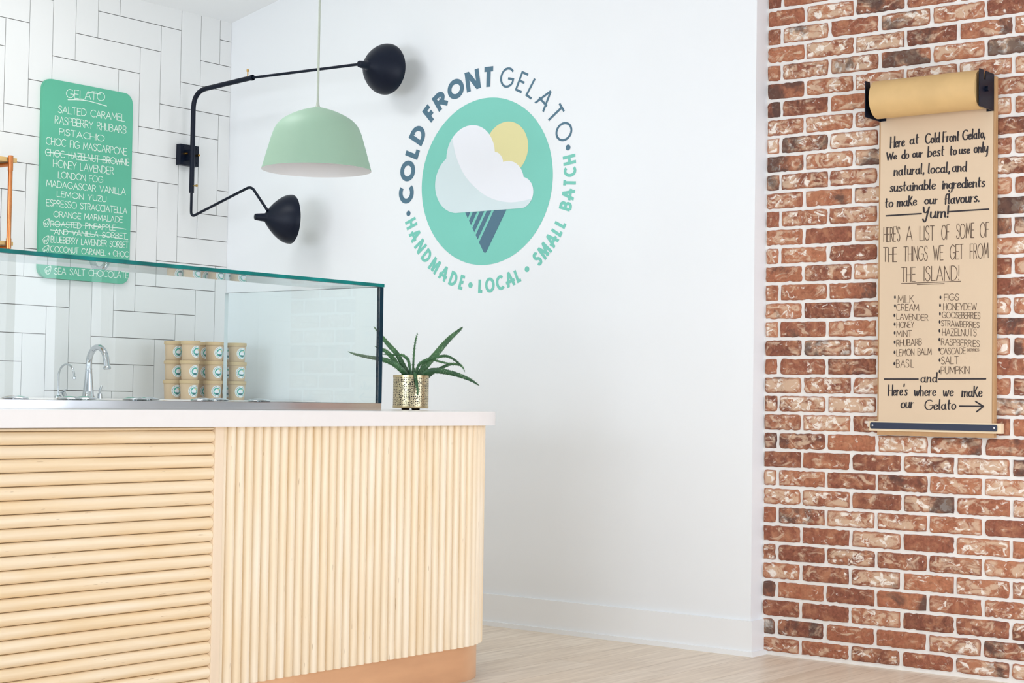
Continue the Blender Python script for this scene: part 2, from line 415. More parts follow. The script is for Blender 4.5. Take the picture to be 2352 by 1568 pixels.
M['roll'] = mat('kraft_paper_roll', (214, 178, 122), 0.6, vary=.05, scale=14)
M['plywood'] = mat('birch_plywood', (186, 146, 102), 0.55, vary=.06, scale=5, stretch=(10, 10, 1))
M['ply_pale'] = mat('pale_birch', (234, 212, 178), 0.55, vary=.04, scale=5, stretch=(10, 1, 10))
M['navy'] = mat('navy_steel', (26, 40, 66), 0.45, vary=.03)
M['teal'] = mat('teal_paint', (126, 206, 190), 0.6, vary=.012)
M['teal_text'] = mat('teal_lettering_paint', (122, 203, 186), 0.6, vary=.012)
M['slate'] = mat('slate_blue_paint', (80, 116, 136), 0.6, vary=.015)
M['sun'] = mat('yellow_paint', (232, 224, 166), 0.6, vary=.012)
M['cloud'] = mat('cloud_white_paint', (240, 242, 248), 0.6, vary=.006)
M['cloud_shade'] = mat('pale_blue_paint', (216, 231, 234), 0.6, vary=.008)
M['cup'] = mat('kraft_tub_paper', (214, 188, 154), 0.7, vary=.03, scale=20)
M['cup_lid'] = mat('kraft_lid_paper', (206, 180, 138), 0.7, vary=.03, scale=20)
M['sticker'] = mat('white_sticker', (240, 245, 243), 0.5, vary=.01)
M['sticker_teal'] = mat('sticker_teal', (70, 175, 160), 0.5, vary=.01)
M['sticker_dark'] = mat('sticker_slate', (60, 110, 120), 0.5, vary=.01)
M['shelf'] = mat('oak_shelf', (214, 178, 116), 0.5, vary=.08, scale=5, stretch=(1, 10, 10))
M['soil'] = mat('potting_soil', (60, 46, 36), 0.95, vary=.3, scale=60)
M['edge_teal'] = mat('glass_edge_teal', (2, 118, 114), 0.4, spec=.2, vary=.45, scale=3, stretch=(3, 1, 1))
M['edge_pale'] = mat('glass_edge_pale', (232, 242, 242), 0.12, vary=.05, coat=.5)
M['edge_shaded'] = mat('glass_edge_shaded', (6, 44, 60), 0.4, vary=.2, scale=12, spec=.15)  # same glass edge made darker: shade of the upright edges put into the colour

def make_glass():
    m, nt, N, L, P = new_mat('clear_glass'); N.remove(P)
    out = N['Material Output']
    tr = N.new('ShaderNodeBsdfTransparent'); tr.inputs[0].default_value = (0.962, 0.99, 0.99, 1)
    gl = N.new('ShaderNodeBsdfGlossy'); gl.inputs['Roughness'].default_value = 0.0
    fr = N.new('ShaderNodeFresnel'); fr.inputs[0].default_value = 1.5
    geo = N.new('ShaderNodeNewGeometry')
    inv = N.new('ShaderNodeMath'); inv.operation = 'SUBTRACT'; inv.inputs[0].default_value = 1.0; L.new(geo.outputs['Backfacing'], inv.inputs[1])
    mu = N.new('ShaderNodeMath'); mu.operation = 'MULTIPLY'; L.new(fr.outputs[0], mu.inputs[0]); L.new(inv.outputs[0], mu.inputs[1])
    m2 = N.new('ShaderNodeMath'); m2.operation = 'MULTIPLY'; m2.inputs[1].default_value = 1.2; m2.use_clamp = True; L.new(mu.outputs[0], m2.inputs[0])
    mx = N.new('ShaderNodeMixShader'); L.new(m2.outputs[0], mx.inputs[0]); L.new(tr.outputs[0], mx.inputs[1]); L.new(gl.outputs[0], mx.inputs[2])
    L.new(mx.outputs[0], out.inputs[0]); return m
M['glass'] = make_glass()

def make_floor():
    m, nt, N, L, P = new_mat('pale_oak_boards')
    tc = N.new('ShaderNodeTexCoord'); br = N.new('ShaderNodeTexBrick')
    br.inputs['Scale'].default_value = 1.0; br.inputs['Brick Width'].default_value = 1.5; br.inputs['Row Height'].default_value = 0.16
    br.inputs['Mortar Size'].default_value = 0.0016; br.inputs['Mortar Smooth'].default_value = 0.3; br.offset = 0.37; br.inputs['Bias'].default_value = 0
    br.inputs['Color1'].default_value = lin((240, 222, 200)) + (1,); br.inputs['Color2'].default_value = lin((246, 231, 212)) + (1,)
    br.inputs['Mortar'].default_value = lin((206, 184, 158)) + (1,)
    L.new(tc.outputs['Object'], br.inputs['Vector'])
    mp = N.new('ShaderNodeMapping'); mp.inputs['Scale'].default_value = (1.1, 16, 1); L.new(tc.outputs['Object'], mp.inputs[0])
    nz = N.new('ShaderNodeTexNoise'); nz.inputs['Scale'].default_value = 3; nz.inputs['Detail'].default_value = 7; nz.inputs['Distortion'].default_value = .7; L.new(mp.outputs[0], nz.inputs[0])
    rp = N.new('ShaderNodeValToRGB'); rp.color_ramp.elements[0].position = .3; rp.color_ramp.elements[1].position = .72
    rp.color_ramp.elements[0].color = (.74, .70, .66, 1); rp.color_ramp.elements[1].color = (1.0, 1.0, 1.0, 1); L.new(nz.outputs[0], rp.inputs[0])
    mx = N.new('ShaderNodeMixRGB'); mx.blend_type = 'MULTIPLY'; mx.inputs[0].default_value = .95; L.new(br.outputs[0], mx.inputs[1]); L.new(rp.outputs[0], mx.inputs[2])
    L.new(mx.outputs[0], P.inputs['Base Color']); P.inputs['Roughness'].default_value = .36
    return m
M['floor'] = make_floor()

def make_brick():
    m, nt, N, L, P = new_mat('reclaimed_brick')
    at = N.new('ShaderNodeAttribute'); at.attribute_name = 'brick'
    sp = N.new('ShaderNodeSeparateColor'); L.new(at.outputs['Color'], sp.inputs[0])
    tc = N.new('ShaderNodeTexCoord')
    rp = N.new('ShaderNodeValToRGB'); e = rp.color_ramp.elements
    e[0].position = 0; e[0].color = lin((118, 70, 54)) + (1,); e[1].position = 1; e[1].color = lin((172, 110, 80)) + (1,)
    a = e.new(.35); a.color = lin((140, 84, 64)) + (1,); b = e.new(.7); b.color = lin((156, 96, 70)) + (1,)
    L.new(sp.outputs[0], rp.inputs[0])
    def noise(scale, det, dist=0, stretch=(1, 1, 1)):
        mp = N.new('ShaderNodeMapping'); mp.inputs['Scale'].default_value = stretch; L.new(tc.outputs['Object'], mp.inputs[0])
        # every brick reads its own patch of the noise
        cx = N.new('ShaderNodeCombineXYZ'); L.new(sp.outputs[0], cx.inputs[0])
        sc = N.new('ShaderNodeVectorMath'); sc.operation = 'SCALE'; sc.inputs['Scale'].default_value = 37; L.new(at.outputs['Color'], sc.inputs[0])
        ad = N.new('ShaderNodeVectorMath'); L.new(mp.outputs[0], ad.inputs[0]); L.new(sc.outputs[0], ad.inputs[1])
        n = N.new('ShaderNodeTexNoise'); n.inputs['Scale'].default_value = scale; n.inputs['Detail'].default_value = det; n.inputs['Distortion'].default_value = dist
        n.inputs['Roughness'].default_value = .62
        L.new(ad.outputs[0], n.inputs['Vector']); return n
    def mask(n, thr_sock, soft, base, gain):
        # smoothstep around a threshold that the brick's own value shifts
        mm = N.new('ShaderNodeMath'); mm.operation = 'MULTIPLY_ADD'; mm.inputs[1].default_value = gain; mm.inputs[2].default_value = base
        L.new(thr_sock, mm.inputs[0])
        sub = N.new('ShaderNodeMath'); sub.operation = 'ADD'; L.new(n.outputs['Fac'], sub.inputs[0]); L.new(mm.outputs[0], sub.inputs[1])
        mr = N.new('ShaderNodeMapRange'); mr.interpolation_type = 'SMOOTHSTEP'; mr.inputs['From Min'].default_value = .5 - soft; mr.inputs['From Max'].default_value = .5 + soft
        L.new(sub.outputs[0], mr.inputs['Value']); return mr.outputs[0]
    fine = noise(90, 6, .3)
    mx0 = N.new('ShaderNodeMixRGB'); mx0.blend_type = 'OVERLAY'; mx0.inputs[0].default_value = .75; L.new(rp.outputs[0], mx0.inputs[1])
    L.new(fine.outputs['Fac'], mx0.inputs[2])
    n0 = noise(24, 6, .6); k0 = mask(n0, sp.outputs[1], .14, -.08, .12)
    mxm = N.new('ShaderNodeMixRGB'); mxm.inputs[2].default_value = lin((190, 132, 98)) + (1,); L.new(mx0.outputs[0], mxm.inputs[1])
    fm = N.new('ShaderNodeMath'); fm.operation = 'MULTIPLY'; fm.inputs[1].default_value = .7; L.new(k0, fm.inputs[0]); L.new(fm.outputs[0], mxm.inputs[0]); mx0 = mxm
    n1 = noise(16, 7, 1.1, (1, 1, 1.7)); k1 = mask(n1, sp.outputs[1], .07, -.12, .17)
    # lime stays off the arris of each brick: the fourth channel holds the distance from the edge
    edge = N.new('ShaderNodeMath'); edge.operation = 'MULTIPLY'; edge.use_clamp = True; L.new(k1, edge.inputs[0])
    me = N.new('ShaderNodeMapRange'); me.inputs['From Min'].default_value = .02; me.inputs['From Max'].default_value = .75; L.new(at.outputs['Alpha'], me.inputs['Value']); L.new(me.outputs[0], edge.inputs[1])
    mxa = N.new('ShaderNodeMixRGB'); mxa.inputs[2].default_value = lin((216, 188, 160)) + (1,); L.new(mx0.outputs[0], mxa.inputs[1])
    f1 = N.new('ShaderNodeMath'); f1.operation = 'MULTIPLY'; f1.inputs[1].default_value = .74; L.new(edge.outputs[0], f1.inputs[0]); L.new(f1.outputs[0], mxa.inputs[0])
    n2 = noise(30, 6, .8, (1, 1, 1.3)); k2 = mask(n2, sp.outputs[1], .05, -.17, .13)
    mxb = N.new('ShaderNodeMixRGB'); mxb.inputs[2].default_value = lin((238, 228, 216)) + (1,); L.new(mxa.outputs[0], mxb.inputs[1])
    f2 = N.new('ShaderNodeMath'); f2.operation = 'MULTIPLY'; L.new(k2, f2.inputs[0]); L.new(me.outputs[0], f2.inputs[1]); L.new(f2.outputs[0], mxb.inputs[0])
    n3 = noise(9, 4, .5); k3 = mask(n3, sp.outputs[2], .09, -.36, .42)
    mxc = N.new('ShaderNodeMixRGB'); mxc.inputs[2].default_value = lin((74, 58, 54)) + (1,); L.new(mxb.outputs[0], mxc.inputs[1])
    f3 = N.new('ShaderNodeMath'); f3.operation = 'MULTIPLY'; f3.inputs[1].default_value = .8; L.new(k3, f3.inputs[0]); L.new(f3.outputs[0], mxc.inputs[0])
    L.new(mxc.outputs[0], P.inputs['Base Color']); P.inputs['Roughness'].default_value = .9
    bp = N.new('ShaderNodeBump'); bp.inputs['Strength'].default_value = .6; bp.inputs['Distance'].default_value = .004
    L.new(n1.outputs['Fac'], bp.inputs['Height']); L.new(bp.outputs[0], P.inputs['Normal'])
    return m
M['brick'] = make_brick()

def make_pierced():
    m, nt, N, L, P = new_mat('pierced_gold')
    P.inputs['Metallic'].default_value = 1; P.inputs['Roughness'].default_value = .3
    uv = N.new('ShaderNodeTexCoord'); mp = N.new('ShaderNodeMapping'); mp.inputs['Scale'].default_value = (58, 18, 1); L.new(uv.outputs['UV'], mp.inputs[0])
    vo = N.new('ShaderNodeTexVoronoi'); vo.feature = 'DISTANCE_TO_EDGE'; vo.inputs['Randomness'].default_value = .45; vo.inputs['Scale'].default_value = 1; L.new(mp.outputs[0], vo.inputs['Vector'])
    rp = N.new('ShaderNodeValToRGB'); rp.color_ramp.elements[0].position = .17; rp.color_ramp.elements[1].position = .24
    rp.color_ramp.elements[0].color = (1, 1, 1, 1); rp.color_ramp.elements[1].color = (0, 0, 0, 1); L.new(vo.outputs['Distance'], rp.inputs[0])
    mx = N.new('ShaderNodeMixRGB'); mx.inputs[1].default_value = lin((30, 24, 16)) + (1,); mx.inputs[2].default_value = lin((204, 190, 156)) + (1,)
    L.new(rp.outputs[0], mx.inputs[0]); L.new(mx.outputs[0], P.inputs['Base Color']); L.new(rp.outputs[0], P.inputs['Metallic'])
    bp = N.new('ShaderNodeBump'); bp.inputs['Strength'].default_value = .8; bp.inputs['Distance'].default_value = .002; L.new(rp.outputs[0], bp.inputs['Height']); L.new(bp.outputs[0], P.inputs['Normal'])
    return m
M['pierced'] = make_pierced()
M['gold'] = mat('gold_rim', (194, 176, 138), .28, 1.0, vary=.05, scale=30)

def make_aloe():
    m, nt, N, L, P = new_mat('aloe_skin')
    tc = N.new('ShaderNodeTexCoord')
    nz = N.new('ShaderNodeTexNoise'); nz.inputs['Scale'].default_value = 12; L.new(tc.outputs['Object'], nz.inputs[0])
    rp = N.new('ShaderNodeValToRGB'); rp.color_ramp.elements[0].position = .35; rp.color_ramp.elements[1].position = .7
    rp.color_ramp.elements[0].color = lin((34, 74, 42)) + (1,); rp.color_ramp.elements[1].color = lin((74, 122, 70)) + (1,); L.new(nz.outputs[0], rp.inputs[0])
    vo = N.new('ShaderNodeTexVoronoi'); vo.inputs['Scale'].default_value = 190; L.new(tc.outputs['Object'], vo.inputs['Vector'])
    r2 = N.new('ShaderNodeValToRGB'); r2.color_ramp.elements[0].position = .16; r2.color_ramp.elements[1].position = .26
    r2.color_ramp.elements[0].color = (.55, .55, .55, 1); r2.color_ramp.elements[1].color = (0, 0, 0, 1); L.new(vo.outputs['Distance'], r2.inputs[0])
    mx = N.new('ShaderNodeMixRGB'); mx.inputs[2].default_value = lin((176, 204, 160)) + (1,); L.new(rp.outputs[0], mx.inputs[1]); L.new(r2.outputs[0], mx.inputs[0])
    L.new(mx.outputs[0], P.inputs['Base Color']); P.inputs['Roughness'].default_value = .45
    return m
M['aloe'] = make_aloe()

# ------------------------------------------------------------------ the setting
WT = 0.12                                        # tile unit
YE = -2.868                                      # free end of the white wall
BX = 0.084                                       # face of the brick wall
def structure(name, bm, mats, **k): return tag(build(name, bm, mats, **k), kind='structure')
b = BM(); box(b, (-9, -9, -.1), (1.2, .3, 0)); structure('floor', b, M['floor'])
# ceiling: slopes up from the tiled wall, then runs level
b = BM(); zc0, zc1 = 2.7297, 3.31
b_pts = [(0.3, zc0 - .075), (-2.7, zc1), (-9.2, zc1), (-9.2, zc1 + .12), (-2.7, zc1 + .12), (0.3, zc0 + .06)]
lo = [b.verts.new((-9.2, y, z)) for y, z in b_pts]; hi = [b.verts.new((1.2, y, z)) for y, z in b_pts]
for k in range(6): b.faces.new((lo[k], lo[(k + 1) % 6], hi[(k + 1) % 6], hi[k]))
b.faces.new(lo[::-1]); b.faces.new(hi); structure('ceiling', b, M['ceiling'])
# white wall with the painted roundel, its free end towards the brick
b = BM(); box(b, (0, .3, 0), (.2, YE, 3.4)); structure('wall_right', b, M['wall'])
# tiled wall: grout bed and glazed tiles laid in a square herringbone, three to one
b = BM(); box(b, (-9, .012, 0), (0, .3, 2.78), mi=1)
IC = 10.6013; RZ = 21.8935
def tile(i0, i1, r0, r1):
    x0, x1 = (i0 - IC) * WT, (i1 - IC) * WT; z1, z0 = (RZ - r0) * WT, (RZ - r1) * WT
    g = .0016
    x0, x1, z0, z1 = max(x0 + g, -4.2), min(x1 - g, -.001), max(z0 + g, .02), min(z1 - g, zc0 - .002)
    if x1 - x0 < .004 or z1 - z0 < .004: return
    box(b, (x0, .0, z0), (x1, .016, z1))
    for f in b.faces[-6:]: f.material_index = 0
for k in range(-8, 26):
    for n in range(-14, 9):
        tile(4 - k + 6 * n, 7 - k + 6 * n, k, k + 1)
        tile(7 - k + 6 * n, 8 - k + 6 * n, k, k + 3)
structure('wall_back', b, [M['tile'], M['grout']])
# skirting along the white wall, turned round its end, with a shoe moulding at the foot
b = BM(); prism(b, [(-.012, -.02), (0, -.02), (0, YE), (BX, YE), (BX, YE - .012), (-.012, YE - .012)], .018, .130)
prism(b, [(-.021, -.02), (0, -.02), (0, YE), (BX, YE), (BX, YE - .021), (-.021, YE - .021)], 0, .0185)
structure('baseboard_right', b, M['trim'])
# brick wall: mortar bed and every brick in relief, one mesh
def brick_wall():
    b = BM(); lay = b.loops.layers.float_color.new('brick')
    rs = random.Random(11)
    box(b, (BX, YE - .0, 0), (BX + .25, -4.22, 3.4), mi=1)
    mod = .2; zj = [0.004] + [.0719 + .0692 * k for k in range(47)]
    for r in range(47):
        z0, z1 = zj[r] + (.010 if r == 0 else .0055), zj[r + 1] - .0055
        off = -3.03 if r % 2 == 0 else -2.93
        for n in range(-1, 17):
            ya, yb = off + mod * (1 - n), off + mod * (0 - n)
            ya -= .0055 + rs.uniform(-.0015, .0015); yb += .0055 + rs.uniform(-.0015, .0015)
            ya = min(ya, YE - .004)
            yb = max(yb, -4.216)
            if ya - yb < .02: continue
            w, h = ya - yb, z1 - z0
            rgb = [rs.random(), rs.random() ** 1.1, rs.random() ** 2.2]
            # outline with worn corners
            pts = []; cr = rs.uniform(.003, .009)
            per = []
            nx, nz = max(4, int(w / .012)), 4
            for k in range(nx + 1): per.append((k / nx, 0))
            for k in range(1, nz + 1): per.append((1, k / nz))
            for k in range(1, nx + 1): per.append((1 - k / nx, 1))
            for k in range(1, nz): per.append((0, 1 - k / nz))
            for (u, v) in per:
                y, z = -w / 2 + u * w, -h / 2 + v * h
                cy, cz = max(abs(y) - (w / 2 - cr), 0), max(abs(z) - (h / 2 - cr), 0)
                d = math.hypot(cy, cz)
                if d > cr: y -= math.copysign(cy * (1 - cr / d), y); z -= math.copysign(cz * (1 - cr / d), z)
                j = rs.uniform(-.0016, .0012) if rs.random() < .85 else rs.uniform(-.004, .0)
                L = math.hypot(y / w, z / h) or 1
                pts.append((y * (1 + j / (w / 2)), z * (1 + j / (h / 2))))
            yc, zc = (ya + yb) / 2, (z0 + z1) / 2
            rings = []
            for sc_, x, al in ((0, 0.0, 0.0), (.0012, -.0035, 0.0), (.004, -.0050, .25), (.012, -.0054 - rs.uniform(0, .0016), 1.0)):
                rings.append(([b.verts.new((BX + x, yc - y * (1 - sc_ / (w / 2)), zc + z * (1 - sc_ / (h / 2)))) for y, z in pts], al))
            nn = len(pts)
            def face(vs, als):
                f = b.faces.new(vs); f.material_index = 0
                for l, a in zip(f.loops, als): l[lay] = (rgb[0], rgb[1], rgb[2], a)
            for (A, aa), (B, ab) in zip(rings, rings[1:]):
                for k in range(nn):
                    k2 = (k + 1) % nn; face((A[k], A[k2], B[k2], B[k]), (aa, aa, ab, ab))
            face(rings[-1][0], [1.0] * nn)
    return b
structure('wall_brick', brick_wall(), [M['brick'], M['mortar']])
b = BM(); box(b, (1.1, -2.6, 0), (1.2, -7.2, 3.4)); box(b, (.3, -2.6, 0), (1.2, -2.7, 3.4)); structure('wall_far', b, M['wall'])
# behind the camera: two walls with the shop windows that let the daylight in
def window_wall(name, wname, flip, lo, hi, fixed, bays, first=1):
    b = BM()
    def bx_(bm, a0, a1, z0, z1, d0=0, d1=.2, bev=0.0):
        if flip: box(bm, (fixed - d0, a0, z0), (fixed - d1, a1, z1), bev)
        else: box(bm, (a0, fixed - d0, z0), (a1, fixed - d1, z1), bev)
    bx_(b, lo, hi, 0, .05); bx_(b, lo, hi, 3.1, 3.4)
    edges = [lo] + [v for p in bays for v in p] + [hi]
    for k in range(0, len(edges), 2): bx_(b, edges[k], edges[k + 1], .05, 3.1)
    structure(name, b, M['wall'])
    for k, (a, c) in enumerate(bays):
        b = BM(); mid = (a + c) / 2
        for (p0, p1, z0, z1) in ((a, a + .05, .05, 3.1), (c - .05, c, .05, 3.1), (mid - .025, mid + .025, .05, 3.1), (a, c, .05, .12), (a, c, 3.03, 3.1), (a, c, 2.3, 2.35)):
            bx_(b, p0, p1, z0, z1, .06, .14)
        structure(wname % (k + first), b, M['trim'])
window_wall('wall_front', 'window_%d', True, -7.4, .3, -8.2, [(-7.0, -5.0), (-4.8, -2.8), (-2.6, -.6)])
window_wall('wall_left', 'window_%d', False, -8.2, -2.6, -7.2, [(-7.9, -5.5), (-5.3, -2.9)], 4)
window_wall('wall_entry', 'door_%d', False, -2.7, 1.1, -5.5, [(-2.4, -1.2), (-1.1, .1)])
b = BM(); box(b, (-2.7, -5.5, 0), (-2.6, -7.2, 3.4)); structure('wall_jog', b, M['wall'])

# ------------------------------------------------------------------ the serving counter
XC, YC, R0 = -1.195, -2.1915, .28                # centre and radius of the rounded end
YS = YC - R0                                     # front plane of the slats
ZB, ZU, ZT = .118, .8495, .895                   # slat foot, underside and top of the worktop
def rounded(r, x_left, y_back, n=20):
    pts = [(x_left, YC - r)] + [(XC + r * math.sin(a), YC - r * math.cos(a)) for a in [PI / 2 * k / n for k in range(n + 1)]]
    return pts + [(XC + r, y_back), (x_left, y_back)]
counter = tag(empty('serving_counter', (-2.6, -2.0, 0)), 'pale pine slatted serving counter with a rounded end and copper foot', 'counter')
b = BM(); prism(b, rounded(R0 - .034, -4.6, -1.42), ZB, ZU); build('carcass', b, M['post'], counter)
b = BM(); prism(b, rounded(R0 - .020, -4.6, -1.44), 0.0, ZB); o = build('kick_plate', b, M['copper'], counter, smooth=True); o['label'] = 'tarnished copper kick plate'
b = BM(); box(b, (-2.307, YS - .001, ZB), (-2.2745, YS + .02, ZU), .0012); build('corner_post', b, M['post'], counter)
def half_round(bm, p0, p1, across, out, w, d):
    """half-round moulding from p0 to p1: width w along across, depth d along out"""
    p0, p1, ac, ou = map(Vector, (p0, p1, across, out))
    prof = [ac * (-w / 2) - ou * .004] + [ac * (-w / 2 * math.cos(PI * k / 12)) + ou * (d * math.sin(PI * k / 12)) for k in range(13)] + [ac * (w / 2) - ou * .004]
    A = [bm.verts.new(p0 + q) for q in prof]; B = [bm.verts.new(p1 + q) for q in prof]; n = len(prof)
    for k in range(n): bm.faces.new((A[k], A[(k + 1) % n], B[(k + 1) % n], B[k]))
    bm.faces.new(A[::-1]); bm.faces.new(B)
PV = .0345; DV = .0168
for k in range(22):                               # level slats, left of the post
    zt_ = .8395 + .0345 - PV * k; z_ = zt_ - PV / 2
    if zt_ - PV < ZB - .02: break
    w_ = PV - .0010
    if z_ + w_ / 2 > ZU: continue
    b = BM(); half_round(b, (-4.5, YS + DV, z_), (-2.3075, YS + DV, z_), (0, 0, 1), (0, -1, 0), w_, DV)
    build('slat', b, M['slat_h'], counter, smooth=True, origin=(-3.4, YS + DV, z_))
b = BM(); half_round(b, (-4.5, YS + DV, .8395 + .0045), (-2.3075, YS + DV, .8395 + .0045), (0, 0, 1), (0, -1, 0), .009, .012); build('slat', b, M['slat_h'], counter, smooth=True)
x = -2.2745
first = True; PVV = .03445
xs = [(-2.2745 + -2.2525) / 2]; ws = [.0215]
while True:
    xn = (-2.2525 + PVV * (len(xs) - 1)) + PVV / 2
    if xn > XC: break
    xs.append(xn); ws.append(PVV - .0011)
for xk, wk in zip(xs, ws):                        # upright slats on the straight front
    b = BM(); half_round(b, (xk, YS + DV, ZB), (xk, YS + DV, ZU), (1, 0, 0), (0, -1, 0), wk, DV if wk > .03 else .012)
    build('slat', b, M['slat_v'], counter, smooth=True, origin=(xk, YS + DV, ZB))
rem = xs[-1] + PVV / 2 - XC
a = (rem + PVV / 2) / (R0 - .006)
for k in range(40):                               # round the end and along the far side
    ang = a + k * PVV / (R0 - .006)
    rr = R0 - DV
    if ang < PI / 2: p = (XC + rr * math.sin(ang), YC - rr * math.cos(ang)); t = (math.cos(ang), math.sin(ang)); n_ = (math.sin(ang), -math.cos(ang))
    else:
        s_ = (ang - PI / 2) * (R0 - .006); p = (XC + rr, YC + s_); t = (0, 1); n_ = (1, 0)
        if s_ > .30: break
    b = BM(); half_round(b, (p[0], p[1], ZB), (p[0], p[1], ZU), (t[0], t[1], 0), (n_[0], n_[1], 0), PVV - .0011, DV)
    build('slat', b, M['slat_v'], counter, smooth=True, origin=(p[0], p[1], ZB))
b = BM(); fs = prism(b, rounded(.313, -4.6, -1.40, 28), ZU, ZT)
bmesh.ops.bevel(b, geom=[e for e in b.edges if abs(e.verts[0].co.z - e.verts[1].co.z) < 1e-5], offset=.003, segments=2, affect='EDGES')
tag(build('worktop', b, M['counter'], smooth=True, origin=(-2.6, -2, ZU)), 'white stone worktop with a rounded end on the slatted pine counter', 'countertop')

# ------------------------------------------------------------------ steel gelato deck, its lids, the glass guard
YG, XG = -2.285, -1.412
ZS = .9185
deck = empty('gelato_deck', (-2.8, -1.9, ZT)); tag(deck, 'polished stainless steel deck standing on the white worktop behind the slats', 'gelato display')
b = BM(); box(b, (-4.5, YG, ZT), (XG, YG + .012, ZS), .0008); box(b, (XG - .012, YG + .0125, ZT), (XG - .0002, -1.5, ZS), .0008); build('lip', b, M['steel'], deck)
b = BM(); box(b, (-4.5, YG + .012, ZT), (XG - .012, -1.5, .911)); build('deck_plate', b, M['steel'], deck)
lid_spots = [(35, -2.0), (160, -2.0), (195, -1.72), (310, -2.0), (340, -1.72), (465, -2.0), (500, -1.72), (595, -2.0)]
words = ['leftmost of the row', 'under the small filter tap', 'in front of the tall tap', 'left of the kraft tub stacks', 'behind the lid left of the tubs', 'in front of the middle tub stack', 'behind the lid before the middle tubs', 'rightmost, right of the kraft tubs']
lid0 = None
for (px, Y), wd in zip(lid_spots, words):
    p = hit(px, 912, 1, Y); loc = Vector((p.x, Y, .911))
    if lid0 is None:
        lid0 = empty('tub_lid', loc)
        b = BM(); lathe(b, [(.100, 0), (.100, .003), (.085, .005), (.05, .007), (0, .008)], loc); lathe(b, [(.100, 0), (0, 0)], loc); build('cover', b, M['steel'], lid0, smooth=True)
        b = BM(); lathe(b, [(.0, .006), (.012, .006), (.012, .0085), (.036, .0085), (.038, .0098), (.034, .0125), (.022, .0158), (.010, .0172), (0, .0176)], loc); build('knob', b, M['chrome'], lid0, smooth=True)
        t = lid0
    else:
        t = lid0.copy(); COL.objects.link(t); t.location = loc
        for ch in list(lid0.children):
            c = ch.copy(); COL.objects.link(c); c.parent = t
    tag(t, 'round steel gelato lid on the steel deck, ' + wd, 'lid', 'round steel lids on the gelato deck')
ZG = 1.3105; YB = -1.545; YTB = -2.04; G = .011
guard = empty('glass_guard', (-2.8, -2.0, ZS)); tag(guard, 'clear glass sneeze guard with teal edges standing on the steel deck', 'glass guard')
def pane(name, lo, hi, thin, edge):
    """thin: axis of the thickness; faces across it are clear, the cut edges are tinted, the upright ones with shade in the colour"""
    b = BM(); box(b, lo, hi); b.normal_update()
    for f in b.faces: f.material_index = 0 if abs(f.normal[thin]) > .5 else (2 if f.normal.y > .5 else 1)
    return build(name, b, [M['glass'], M[edge], M['edge_pale']], guard)
pane('front_pane', (-4.5, YG, ZS), (XG - .018, YG + G, ZG - G), 1, 'edge_shaded')
pane('side_pane', (XG - .0175, YG, ZS), (XG, YB, ZG - G), 0, 'edge_shaded')
pane('top_pane', (-4.5, YG - .001, ZG - G + .0003), (XG + .003, YTB, ZG), 2, 'edge_teal')

# ------------------------------------------------------------------ potted aloe
pc = Vector((-.98, -2.034, ZT)); DP = (pc - CAM).dot(FW)
pot = empty('potted_aloe', pc); tag(pot, 'spiky green aloe in a pierced gold pot on the rounded end of the worktop', 'potted plant')
PR, PH = .0635, .1235
b = BM(); uvl = b.loops.layers.uv.new('uv'); seg = 64
for (z0, z1) in ((.012, PH - .006),):
    A = [b.verts.new(pc + Vector((PR * math.cos(2 * PI * k / seg), PR * math.sin(2 * PI * k / seg), z0))) for k in range(seg)]
    B_ = [b.verts.new(pc + Vector((PR * math.cos(2 * PI * k / seg), PR * math.sin(2 * PI * k / seg), z1))) for k in range(seg)]
    for k in range(seg):
        f = b.faces.new((A[k], A[(k + 1) % seg], B_[(k + 1) % seg], B_[k]))
        for l, (u, v) in zip(f.loops, ((k, 0), (k + 1, 0), (k + 1, 1), (k, 1))): l[uvl].uv = (u / seg, v)
build('pierced_sleeve', b, M['pierced'], pot, smooth=True)
b = BM()
lathe(b, [(PR - .002, PH - .008), (PR + .0008, PH - .008), (PR + .0008, PH), (PR - .002, PH)], pc, close=True, seg=64); build('rim', b, M['gold'], pot, smooth=True)
b = BM(); lathe(b, [(0, .006), (PR, .006), (PR + .0008, .008), (PR + .0008, .014), (PR - .002, .014)], pc, seg=64); build('base_ring', b, M['gold'], pot, smooth=True)
b = BM(); lathe(b, [(0, .008), (PR - .004, .008), (PR - .004, PH - .012), (0, PH - .008)], pc); build('soil', b, M['soil'], pot, smooth=True)
for k in range(6):
    q = pc + Vector((.026 * math.cos(k * PI / 3 + .3), .026 * math.sin(k * PI / 3 + .3), 0)); b = BM()
    lathe(b, [(0, 0), (.006, 0), (.0075, .004), (.005, .0075), (0, .0075)], q, seg=12); build('foot', b, M['soil'], pot, smooth=True)
